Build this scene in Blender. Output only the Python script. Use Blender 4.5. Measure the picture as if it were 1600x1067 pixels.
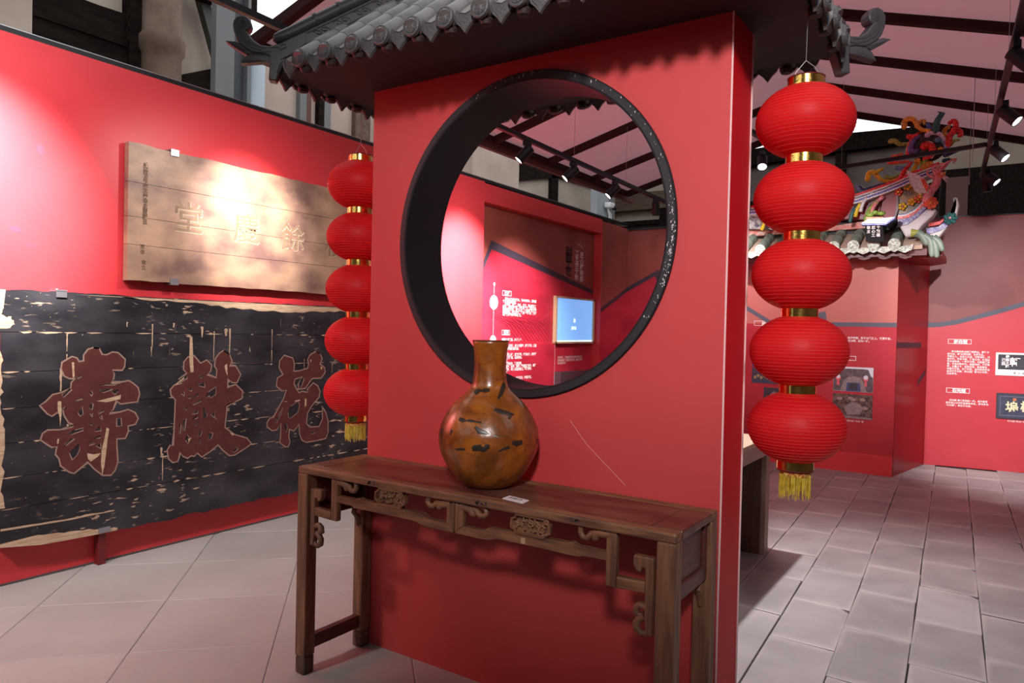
import bpy, bmesh, math, random
from mathutils import Vector, Matrix
from mathutils.geometry import tessellate_polygon

S = bpy.context.scene
for o in list(bpy.data.objects):
    bpy.data.objects.remove(o, do_unlink=True)
COL = S.collection
RNG = random.Random(7)
PI = math.pi

# ------------------------------------------------------------------ camera
cam_data = bpy.data.cameras.new('camera')
cam = bpy.data.objects.new('camera', cam_data)
COL.objects.link(cam)
cam_data.sensor_width = 36.0
cam_data.lens = 36.0 * 1133.0 / 1600.0
cam_data.clip_start = 0.05
cam_data.clip_end = 200
_R = Matrix(((0.83128, -0.02718, 0.55518), (0.55538, -0.00030, -0.83159), (0.02277, 0.99963, 0.01485)))
_R = _R.to_quaternion().to_matrix()
cam.matrix_world = Matrix.Translation((0, 0, 1.45)) @ _R.to_4x4()
S.camera = cam

# ------------------------------------------------------------------ world, exposure
w = bpy.data.worlds.new('daylight'); S.world = w
w.use_nodes = True
bg = w.node_tree.nodes['Background']
bg.inputs['Color'].default_value = (0.93, 0.97, 1.0, 1)
bg.inputs['Strength'].default_value = 1.45
S.view_settings.view_transform = 'Standard'
S.view_settings.look = 'None'
S.view_settings.exposure = 0.0
S.view_settings.gamma = 1.0
S.view_settings.use_curve_mapping = False

# ------------------------------------------------------------------ lights (gallery spot lamps)
LIGHTS = [
    # location, target, watts, cone degrees, blend, radius, colour
    ((-3.15, 1.25, 2.98), (-4.45, 1.52, 2.13), 1500, 52, 1.0, .03, (1.0, .97, .95)),     # wall, far left pool
    ((-3.15, 1.25, 2.98), (-4.45, 1.70, 2.00), 130, 130, 1.0, .03, (1.0, .97, .95)),    # its spill
    ((-3.25, 2.97, 2.82), (-4.42, 3.22, 2.16), 400, 47, 1.0, .03, (1.0, .97, .92)),       # pale plaque
    ((-3.25, 2.97, 2.82), (-4.42, 3.30, 1.70), 75, 125, 1.0, .03, (1.0, .97, .92)),     # its spill
    ((-3.20, 5.30, 2.90), (-4.45, 5.72, 1.98), 1700, 50, 1.0, .03, (1.0, .97, .95)),     # wall seen through the gate
    ((-3.20, 5.30, 2.90), (-4.45, 5.72, 1.80), 80, 120, 1.0, .03, (1.0, .97, .95)),     # wall seen through the gate
    ((-3.20, 6.20, 2.86), (-4.55, 6.95, 1.60), 540, 56, 1.0, .03, (1.0, .97, .95)),      # recess graphics
    ((0.95, -1.90, 3.55), (-1.02, 2.40, 2.10), 1180, 41, 1.0, .22, (1.0, .95, .93)),      # gate front, key
    ((-2.9, -1.0, 3.50), (-3.9, 2.1, 0.3), 540, 54, 1.0, .15, (1.0, .95, .93)),          # black plaque and floor
    ((-1.95, 4.75, 3.45), (-0.55, 4.35, 0.0), 540, 75, 1.0, .05, (1.0, .97, .96)),       # floor behind the gate
    ((0.05, 6.2, 2.95), (0.25, 9.9, 1.15), 560, 60, 1.0, .03, (1.0, .97, .96)),          # back wall, right
    ((-0.05, 7.3, 2.92), (0.9, 9.4, 0.2), 300, 70, 1.0, .03, (1.0, .97, .96)),
    ((-1.35, 6.1, 2.98), (-1.15, 8.6, 1.85), 235, 55, 1.0, .03, (1.0, .97, .96)),        # pavilion front
    ((-2.2, 7.3, 2.98), (-3.4, 9.65, 1.2), 200, 70, 1.0, .03, (1.0, .97, .96)),          # far corner
]
for i, (loc, tgt, watts, cone, blend, rad, colr) in enumerate(LIGHTS):
    l = bpy.data.lights.new('gallery_spot', 'SPOT')
    l.energy = watts; l.spot_size = math.radians(cone); l.spot_blend = blend
    l.shadow_soft_size = rad; l.color = colr
    lo = bpy.data.objects.new('gallery_spot', l); COL.objects.link(lo)
    lo.location = loc
    lo.rotation_euler = (Vector(tgt) - Vector(loc)).to_track_quat('-Z', 'Y').to_euler()
# broad area fill added behind the viewer, no lamps stand there
for loc, size, watts in (((1.6, -2.6, 3.6), 2.2, 8), ((-3.0, -2.2, 3.6), 2.0, 14)):
    l = bpy.data.lights.new('hall_fill', 'AREA'); l.energy = watts; l.size = size; l.color = (1.0, .96, .94)
    lo = bpy.data.objects.new('hall_fill', l); COL.objects.link(lo); lo.location = loc
    lo.rotation_euler = (Vector((-1.5, 2.0, 1.0)) - Vector(loc)).to_track_quat('-Z', 'Y').to_euler()

# ------------------------------------------------------------------ helpers
ORG = {}

def tag(o, label=None, cat=None, group=None, kind=None):
    if label: o['label'] = label
    if cat: o['category'] = cat
    if group: o['group'] = group
    if kind: o['kind'] = kind
    return o

def thing(name, loc, label=None, cat=None, group=None, kind=None):
    o = bpy.data.objects.new(name, None); COL.objects.link(o)
    o.location = loc; o.empty_display_size = .05
    ORG[o.name] = Vector(loc)
    return tag(o, label, cat, group, kind)

class MB:
    """collects shapes in world coordinates, build() links them as one mesh object"""
    def __init__(self): self.bm = bmesh.new()
    def v(self, p): return self.bm.verts.new(p)
    def face(self, pts):
        try: return self.bm.faces.new([self.v(p) for p in pts])
        except ValueError: return None
    def box(self, lo, hi, bev=0):
        r = bmesh.ops.create_cube(self.bm, size=1)
        lo, hi = Vector(lo), Vector(hi); c = (lo + hi) / 2; d = hi - lo
        for q in r['verts']: q.co = Vector((c.x + q.co.x * d.x, c.y + q.co.y * d.y, c.z + q.co.z * d.z))
        if bev:
            es = list({e for q in r['verts'] for e in q.link_edges})
            bmesh.ops.bevel(self.bm, geom=es, offset=bev, segments=2, affect='EDGES', profile=.6)
        return self
    def prism(self, pts, vec):
        """closed polygon (3D, any plane) swept along vec"""
        vec = Vector(vec); a = [self.v(p) for p in pts]; b = [self.v(Vector(p) + vec) for p in pts]
        n = len(a)
        self.bm.faces.new(a); self.bm.faces.new(b[::-1])
        for i in range(n): self.bm.faces.new([a[i], b[i], b[(i + 1) % n], a[(i + 1) % n]][::-1])
        return self
    def tube(self, pts, r, n=8, cap=True, closed=False, flat=1.0):
        pts = [Vector(p) for p in pts]; m = len(pts)
        rs = r if isinstance(r, (list, tuple)) else [r] * m
        rings = []; up = None
        for i, p in enumerate(pts):
            if closed: t = pts[(i + 1) % m] - pts[i - 1]
            else: t = pts[min(i + 1, m - 1)] - pts[max(i - 1, 0)]
            if t.length < 1e-9: t = Vector((0, 0, 1))
            t.normalize()
            if up is None:
                up = Vector((0, 0, 1)) if abs(t.z) < .9 else Vector((1, 0, 0))
            x = up - t * up.dot(t)
            if x.length < 1e-6: x = t.orthogonal()
            x.normalize(); y = t.cross(x); up = x
            rings.append([self.v(p + (x * math.cos(2 * PI * k / n) + y * math.sin(2 * PI * k / n) * flat) * rs[i]) for k in range(n)])
        L = m if closed else m - 1
        for i in range(L):
            A, B = rings[i], rings[(i + 1) % m]
            for k in range(n): self.bm.faces.new([A[k], A[(k + 1) % n], B[(k + 1) % n], B[k]])
        if cap and not closed:
            self.bm.faces.new(rings[0][::-1]); self.bm.faces.new(rings[-1])
        return self
    def lathe(self, prof, c=(0, 0, 0), n=24, axis=(0, 0, 1), cap=True):
        """prof: (radius, height) along axis from c"""
        c = Vector(c); a = Vector(axis).normalized()
        q = Vector((0, 0, 1)).rotation_difference(a)
        rings = []
        for r, h in prof:
            rings.append([self.v(c + q @ Vector((r * math.cos(2 * PI * k / n), r * math.sin(2 * PI * k / n), h))) for k in range(n)])
        for A, B in zip(rings, rings[1:]):
            for k in range(n): self.bm.faces.new([A[k], A[(k + 1) % n], B[(k + 1) % n], B[k]])
        if cap:
            self.bm.faces.new(rings[0][::-1]); self.bm.faces.new(rings[-1])
        return self
    def ball(self, c, r, sc=(1, 1, 1), sub=2):
        g = bmesh.ops.create_icosphere(self.bm, subdivisions=sub, radius=1)
        c = Vector(c)
        for q in g['verts']: q.co = c + Vector((q.co.x * r * sc[0], q.co.y * r * sc[1], q.co.z * r * sc[2]))
        return self
    def build(self, name, m, parent=None, smooth=35, label=None, bevel=0, shift=None):
        bmesh.ops.recalc_face_normals(self.bm, faces=self.bm.faces)
        org = ORG.get(parent.name, Vector()) if parent else (Vector(shift) if shift else Vector())
        if org.length: bmesh.ops.translate(self.bm, verts=self.bm.verts, vec=-org)
        me = bpy.data.meshes.new(name); self.bm.to_mesh(me); self.bm.free()
        if m: me.materials.append(m)
        if smooth:
            me.polygons.foreach_set('use_smooth', [True] * len(me.polygons))
            me.set_sharp_from_angle(angle=math.radians(smooth))
        o = bpy.data.objects.new(name, me); COL.objects.link(o)
        if parent: o.parent = parent; ORG[o.name] = org
        elif shift: o.location = shift; ORG[o.name] = org
        if bevel:
            b = o.modifiers.new('bevel', 'BEVEL'); b.width = bevel; b.segments = 2; b.limit_method = 'ANGLE'; b.angle_limit = math.radians(40)
        if label: o['label'] = label
        return o

def place(name, me, parent, loc, rot=None, scale=None):
    """another object sharing a mesh; loc in world coordinates"""
    o = bpy.data.objects.new(name, me); COL.objects.link(o)
    o.parent = parent
    org = ORG.get(parent.name, Vector()) if parent else Vector()
    M = Matrix.Translation(Vector(loc) - org)
    if rot is not None: M = M @ rot.to_4x4()
    o.matrix_local = M
    if scale: o.scale = scale
    ORG[o.name] = org
    return o

def dup(root, loc, label=None, group=None):
    r = root.copy(); COL.objects.link(r); r.location = loc
    if label: r['label'] = label
    if group: r['group'] = group
    for ch in list(root.children):
        c = ch.copy(); COL.objects.link(c); c.parent = r
        for g in ch.children:
            d = g.copy(); COL.objects.link(d); d.parent = c
    return r

# ------------------------------------------------------------------ materials
def mat(name, col, rough=.5, metal=0, col2=None, scale=6, stretch=(1, 1, 1), detail=4, lo=.35, hi=.65, bump=0, bscale=None, spec=None, emit=0, rand=0, coat=0):
    m = bpy.data.materials.new(name); m.use_nodes = True
    nt = m.node_tree; N = nt.nodes; L = nt.links; b = N['Principled BSDF']
    b.inputs['Roughness'].default_value = rough; b.inputs['Metallic'].default_value = metal
    if spec is not None: b.inputs['Specular IOR Level'].default_value = spec
    if coat: b.inputs['Coat Weight'].default_value = coat; b.inputs['Coat Roughness'].default_value = .12
    b.inputs['Base Color'].default_value = (*col, 1)
    if emit:
        b.inputs['Emission Color'].default_value = (*col, 1); b.inputs['Emission Strength'].default_value = emit
    out = None
    if col2 or bump:
        tc = N.new('ShaderNodeTexCoord'); mp = N.new('ShaderNodeMapping'); mp.inputs['Scale'].default_value = stretch
        L.new(tc.outputs['Object'], mp.inputs['Vector'])
    if col2:
        n = N.new('ShaderNodeTexNoise'); n.inputs['Scale'].default_value = scale; n.inputs['Detail'].default_value = detail
        L.new(mp.outputs[0], n.inputs['Vector'])
        r = N.new('ShaderNodeValToRGB'); r.color_ramp.elements[0].position = lo; r.color_ramp.elements[1].position = hi
        r.color_ramp.elements[0].color = (*col, 1); r.color_ramp.elements[1].color = (*col2, 1)
        L.new(n.outputs['Fac'], r.inputs[0]); out = r.outputs[0]
        L.new(out, b.inputs['Base Color'])
    if rand:
        oi = N.new('ShaderNodeObjectInfo'); hsv = N.new('ShaderNodeHueSaturation')
        mr = N.new('ShaderNodeMapRange'); mr.inputs['To Min'].default_value = 1 - rand; mr.inputs['To Max'].default_value = 1 + rand
        L.new(oi.outputs['Random'], mr.inputs['Value']); L.new(mr.outputs[0], hsv.inputs['Value'])
        if out: L.new(out, hsv.inputs['Color'])
        else: hsv.inputs['Color'].default_value = (*col, 1)
        L.new(hsv.outputs[0], b.inputs['Base Color'])
    if bump:
        n2 = N.new('ShaderNodeTexNoise'); n2.inputs['Scale'].default_value = bscale or scale * 4; n2.inputs['Detail'].default_value = 5
        L.new(mp.outputs[0], n2.inputs['Vector'])
        bp = N.new('ShaderNodeBump'); bp.inputs['Strength'].default_value = bump; bp.inputs['Distance'].default_value = .004
        L.new(n2.outputs['Fac'], bp.inputs['Height']); L.new(bp.outputs[0], b.inputs['Normal'])
    return m
SHOU = [[[(2.165, 1.296), (2.198, 1.29), (2.215, 1.255), (2.24, 1.253), (2.274, 1.269), (2.308, 1.265), (2.352, 1.223), (2.348, 1.179), (2.335, 1.158), (2.275, 1.16), (2.288, 1.138), (2.284, 1.108), (2.268, 1.087), (2.336, 1.088), (2.376, 1.094), (2.407, 1.072), (2.434, 1.048), (2.444, 1.008), (2.431, 0.96), (2.391, 0.958), (2.33, 0.954), (2.303, 0.973), (2.283, 0.923), (2.262, 0.903), (2.322, 0.906), (2.374, 0.918), (2.419, 0.894), (2.437, 0.857), (2.42, 0.823), (2.375, 0.816), (2.378, 0.783), (2.359, 0.743), (2.308, 0.745), (2.309, 0.703), (2.317, 0.607), (2.301, 0.557), (2.276, 0.53), (2.229, 0.537), (2.183, 0.578), (2.142, 0.627), (2.067, 0.573), (2.04, 0.585), (2.013, 0.61), (1.994, 0.627), (1.985, 0.669), (1.966, 0.696), (1.973, 0.739), (1.947, 0.737), (1.91, 0.767), (1.888, 0.786), (1.898, 0.821), (1.924, 0.838), (1.991, 0.833), (2.037, 0.847), (2.052, 0.858), (2.033, 0.868), (2.009, 0.911), (2.001, 0.945), (2.02, 0.959), (1.945, 0.913), (1.922, 0.927), (1.882, 0.978), (1.914, 0.999), (1.947, 1.034), (1.992, 1.043), (2.042, 1.065), (2.045, 1.098), (2.064, 1.117), (2.033, 1.121), (2.006, 1.136), (1.99, 1.177), (1.994, 1.214), (2.047, 1.246), (2.074, 1.237), (2.086, 1.216), (2.11, 1.22), (2.11, 1.253), (2.133, 1.286)]], [[(1.996, 1.031), (2.038, 1.065), (2.049, 1.056), (2.004, 1.014)], [(2.068, 1.121), (2.103, 1.136), (2.099, 1.127), (2.08, 1.117)], [(2.201, 1.073), (2.276, 1.078), (2.328, 1.08), (2.293, 1.07)], [(2.197, 1.041), (2.26, 1.049), (2.285, 1.048), (2.227, 1.029)], [(2.268, 1.036), (2.315, 1.04), (2.294, 1.012)], [(2.082, 0.922), (2.106, 0.953), (2.113, 0.911), (2.095, 0.9)], [(2.146, 0.942), (2.154, 0.97), (2.168, 0.965), (2.162, 0.932)], [(2.149, 1.027), (2.157, 1.042), (2.165, 1.025), (2.157, 1.012)], [(2.022, 0.803), (2.068, 0.823), (2.115, 0.831), (2.112, 0.815), (2.053, 0.8)], [(2.002, 0.828), (2.052, 0.856), (2.06, 0.845)], [(2.011, 0.743), (2.053, 0.779), (2.067, 0.774), (2.023, 0.739)], [(2.039, 0.695), (2.093, 0.74), (2.095, 0.704), (2.082, 0.677), (2.056, 0.653)], [(2.172, 0.804), (2.209, 0.83), (2.215, 0.804)], [(2.171, 0.762), (2.214, 0.776), (2.21, 0.762)], [(2.186, 0.718), (2.213, 0.73), (2.215, 0.698)], [(2.149, 0.723), (2.165, 0.742), (2.18, 0.732)], [(2.305, 0.869), (2.331, 0.868), (2.336, 0.822), (2.306, 0.821)], [(2.066, 0.989), (2.101, 1.008), (2.109, 0.999)], [(2.15, 0.908), (2.164, 0.911), (2.163, 0.89)], [(2.195, 0.912), (2.232, 0.926), (2.228, 0.918), (2.199, 0.904)], [(2.204, 0.886), (2.216, 0.894), (2.221, 0.868)], [(2.143, 0.849), (2.167, 0.856), (2.159, 0.841)]], [[(2.246, 0.822), (2.262, 0.808), (2.252, 0.745), (2.248, 0.693), (2.237, 0.592), (2.225, 0.542), (2.216, 0.612), (2.219, 0.689), (2.235, 0.755)], [(2.186, 0.981), (2.269, 0.997), (2.329, 1.01), (2.325, 0.984), (2.244, 0.97)], [(2.046, 1.213), (2.059, 1.212), (2.062, 1.13), (2.053, 1.118)], [(1.974, 0.995), (1.993, 0.994), (1.996, 0.92), (1.989, 0.848), (1.984, 0.905), (1.973, 0.955)], [(2.137, 0.682), (2.174, 0.669), (2.215, 0.672), (2.199, 0.653), (2.158, 0.629), (2.142, 0.648)], [(1.976, 0.784), (1.985, 0.783), (1.981, 0.755), (1.972, 0.756)]]]
XIAN = [[[(3.024, 1.271), (3.069, 1.243), (3.09, 1.199), (3.075, 1.165), (3.12, 1.162), (3.162, 1.101), (3.133, 1.045), (3.093, 1.047), (3.062, 1.074), (3.059, 1.018), (3.123, 1.034), (3.179, 0.985), (3.175, 0.933), (3.115, 0.91), (3.056, 0.884), (3.052, 0.828), (3.044, 0.742), (3.12, 0.686), (3.222, 0.649), (3.26, 0.604), (3.203, 0.575), (3.122, 0.541), (3.083, 0.542), (3.033, 0.583), (2.993, 0.627), (2.937, 0.591), (2.872, 0.561), (2.84, 0.591), (2.817, 0.573), (2.795, 0.58), (2.772, 0.566), (2.737, 0.583), (2.719, 0.61), (2.702, 0.555), (2.668, 0.552), (2.638, 0.58), (2.628, 0.638), (2.649, 0.668), (2.666, 0.662), (2.673, 0.762), (2.678, 0.957), (2.648, 0.987), (2.643, 1.024), (2.668, 1.051), (2.72, 1.06), (2.702, 1.086), (2.754, 1.125), (2.731, 1.15), (2.733, 1.199), (2.761, 1.231), (2.805, 1.239), (2.852, 1.188), (2.897, 1.208), (2.935, 1.173), (2.927, 1.131), (2.904, 1.111), (2.97, 1.087), (2.974, 1.142), (2.955, 1.164), (2.963, 1.219), (2.991, 1.253)]], [[(2.702, 1.086), (2.754, 1.112), (2.759, 1.091), (2.711, 1.065)], [(2.835, 1.097), (2.881, 1.107), (2.858, 1.087)], [(2.827, 1.047), (2.882, 1.057), (2.887, 1.027), (2.854, 1.033)], [(2.765, 1.013), (2.791, 1.024), (2.792, 1.006)], [(2.717, 0.995), (2.738, 1.006), (2.739, 0.977)], [(2.888, 0.951), (2.911, 0.992), (2.971, 1.027), (2.968, 0.972), (2.93, 0.953), (2.921, 0.966)], [(2.793, 0.916), (2.87, 0.948), (2.856, 0.932), (2.802, 0.911)], [(2.801, 0.961), (2.846, 0.992), (2.833, 0.967)], [(2.877, 0.809), (2.88, 0.893), (2.909, 0.836)], [(2.932, 0.838), (2.965, 0.857), (2.961, 0.827), (2.985, 0.799)], [(2.794, 0.858), (2.839, 0.879), (2.835, 0.855), (2.799, 0.853)], [(2.795, 0.816), (2.835, 0.842), (2.835, 0.825)], [(2.8, 0.774), (2.84, 0.804), (2.827, 0.776)], [(2.734, 0.756), (2.737, 0.822), (2.755, 0.828), (2.747, 0.751)], [(2.708, 0.734), (2.711, 0.799), (2.72, 0.79), (2.717, 0.733)], [(2.838, 0.704), (2.86, 0.743), (2.869, 0.726), (2.86, 0.703)], [(2.838, 0.654), (2.861, 0.68), (2.857, 0.651)], [(2.917, 0.67), (2.925, 0.72), (2.953, 0.713), (2.94, 0.676)], [(2.753, 0.688), (2.765, 0.72), (2.788, 0.693), (2.771, 0.661)], [(3.055, 0.923), (3.085, 0.934), (3.075, 0.922)], [(3.056, 0.897), (3.115, 0.915), (3.105, 0.907)], [(3.102, 0.57), (3.131, 0.593), (3.152, 0.582), (3.122, 0.559)], [(3.059, 0.992), (3.084, 1.001), (3.074, 0.99)], [(2.761, 0.968), (2.788, 0.974), (2.779, 0.954)], [(2.74, 0.895), (2.767, 0.901), (2.754, 0.884)]], [[(2.772, 1.363), (2.79, 1.363), (2.798, 1.222), (2.803, 1.131), (2.78, 1.128), (2.77, 1.223)], [(3.031, 1.166), (3.051, 1.179), (3.057, 1.096), (3.042, 1.123)], [(2.668, 1.051), (2.737, 1.101), (2.737, 1.088), (2.685, 1.054)], [(3.079, 0.704), (3.119, 0.689), (3.105, 0.679)], [(2.77, 0.695), (2.797, 0.7), (2.775, 0.669)]]]
HUA = [[[(3.833, 1.258), (3.873, 1.234), (3.897, 1.198), (3.875, 1.158), (3.922, 1.126), (3.929, 1.09), (3.889, 1.046), (3.799, 1.046), (3.734, 0.974), (3.674, 0.969), (3.662, 1.004), (3.699, 1.063), (3.634, 1.048), (3.625, 1.014), (3.652, 0.97), (3.674, 0.943), (3.701, 0.954), (3.756, 0.942), (3.761, 0.973), (3.811, 1.012), (3.857, 0.986), (3.881, 0.94), (3.87, 0.896), (3.803, 0.838), (3.76, 0.78), (3.751, 0.702), (3.785, 0.672), (3.876, 0.668), (3.909, 0.723), (3.907, 0.795), (3.897, 0.827), (3.943, 0.774), (3.968, 0.7), (3.97, 0.609), (3.948, 0.566), (3.855, 0.559), (3.754, 0.557), (3.71, 0.579), (3.687, 0.63), (3.68, 0.704), (3.633, 0.657), (3.59, 0.674), (3.586, 0.623), (3.599, 0.579), (3.582, 0.543), (3.556, 0.546), (3.504, 0.586), (3.512, 0.648), (3.511, 0.725), (3.476, 0.682), (3.436, 0.679), (3.39, 0.711), (3.389, 0.744), (3.414, 0.775), (3.444, 0.777), (3.493, 0.853), (3.532, 0.909), (3.557, 0.971), (3.516, 0.965), (3.464, 1.005), (3.473, 1.064), (3.523, 1.087), (3.486, 1.139), (3.49, 1.189), (3.531, 1.23), (3.61, 1.208), (3.627, 1.16), (3.622, 1.109), (3.676, 1.111), (3.752, 1.126), (3.762, 1.161), (3.751, 1.192), (3.772, 1.227)], [(4.305, 0.541), (4.352, 0.507), (4.411, 0.534), (4.492, 0.515), (4.515, 0.669), (4.431, 0.773), (4.386, 0.719), (4.381, 0.643), (4.351, 0.56)]], [[(3.576, 0.804), (3.597, 0.845), (3.66, 0.879), (3.682, 0.851), (3.667, 0.796), (3.599, 0.755), (3.577, 0.769)], [(3.786, 0.628), (3.82, 0.635), (3.843, 0.62), (3.809, 0.617)], [(3.455, 0.73), (3.484, 0.778), (3.529, 0.841), (3.514, 0.8), (3.47, 0.728)], [(3.548, 0.67), (3.547, 0.738), (3.574, 0.693), (3.564, 0.656)], [(3.668, 1.004), (3.699, 1.059), (3.721, 1.045), (3.69, 0.977)]], [[(3.73, 0.896), (3.747, 0.891), (3.746, 0.842), (3.731, 0.83)], [(3.773, 1.192), (3.789, 1.191), (3.782, 1.169)], [(3.881, 1.136), (3.897, 1.131), (3.894, 1.113), (3.882, 1.116)], [(3.633, 0.885), (3.681, 0.891), (3.683, 0.88), (3.638, 0.878)], [(3.518, 0.886), (3.564, 0.886), (3.564, 0.881)]]]
SCROLL_BODY = [(-0.128, 2.721), (-0.067, 2.686), (-0.015, 2.654), (0.026, 2.639), (0.06, 2.641), (0.091, 2.659), (0.112, 2.686), (0.121, 2.696), (0.111, 2.698), (0.102, 2.706), (0.098, 2.723), (0.103, 2.74), (0.117, 2.755), (0.137, 2.759), (0.158, 2.75), (0.171, 2.733), (0.174, 2.715), (0.17, 2.687), (0.158, 2.656), (0.139, 2.633), (0.115, 2.618), (0.094, 2.607), (0.077, 2.605), (0.046, 2.605), (0.022, 2.598), (0.021, 2.566), (0.026, 2.497), (-0.006, 2.494), (-0.018, 2.526), (-0.034, 2.564), (-0.062, 2.591), (-0.093, 2.62), (-0.13, 2.65)]
SCROLL_TAILS = [[(0.202, 2.646), (0.164, 2.647), (0.128, 2.634), (0.09, 2.606), (0.118, 2.597), (0.152, 2.614)], [(0.141, 2.558), (0.121, 2.588), (0.094, 2.604), (0.046, 2.605), (0.018, 2.598), (0.019, 2.575), (0.066, 2.57), (0.107, 2.563)]]
SCROLL_LINES = [[(0.128, 2.727), (0.132, 2.719), (0.138, 2.72), (0.14, 2.729), (0.134, 2.737), (0.123, 2.733), (0.121, 2.719), (0.131, 2.707), (0.143, 2.713), (0.148, 2.728)], [(0.143, 2.7), (0.136, 2.68), (0.112, 2.654), (0.081, 2.635), (0.036, 2.629)], [(0.153, 2.706), (0.146, 2.675), (0.122, 2.645), (0.087, 2.624), (0.046, 2.614), (0.015, 2.617)], [(0.019, 2.634), (-0.009, 2.637), (-0.023, 2.627), (-0.043, 2.64), (-0.043, 2.651), (-0.029, 2.653), (-0.024, 2.645)], [(-0.129, 2.667), (-0.092, 2.634), (-0.055, 2.605), (-0.024, 2.57), (-0.009, 2.525)]]
SCROLL_CAP = [(0.013, 2.692), (0.003, 2.692), (-0.022, 2.701), (-0.066, 2.724), (-0.128, 2.762)]
REC_LINE = [(6.25, 2.096), (6.402, 2.375), (8.829, 1.996)]
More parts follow.
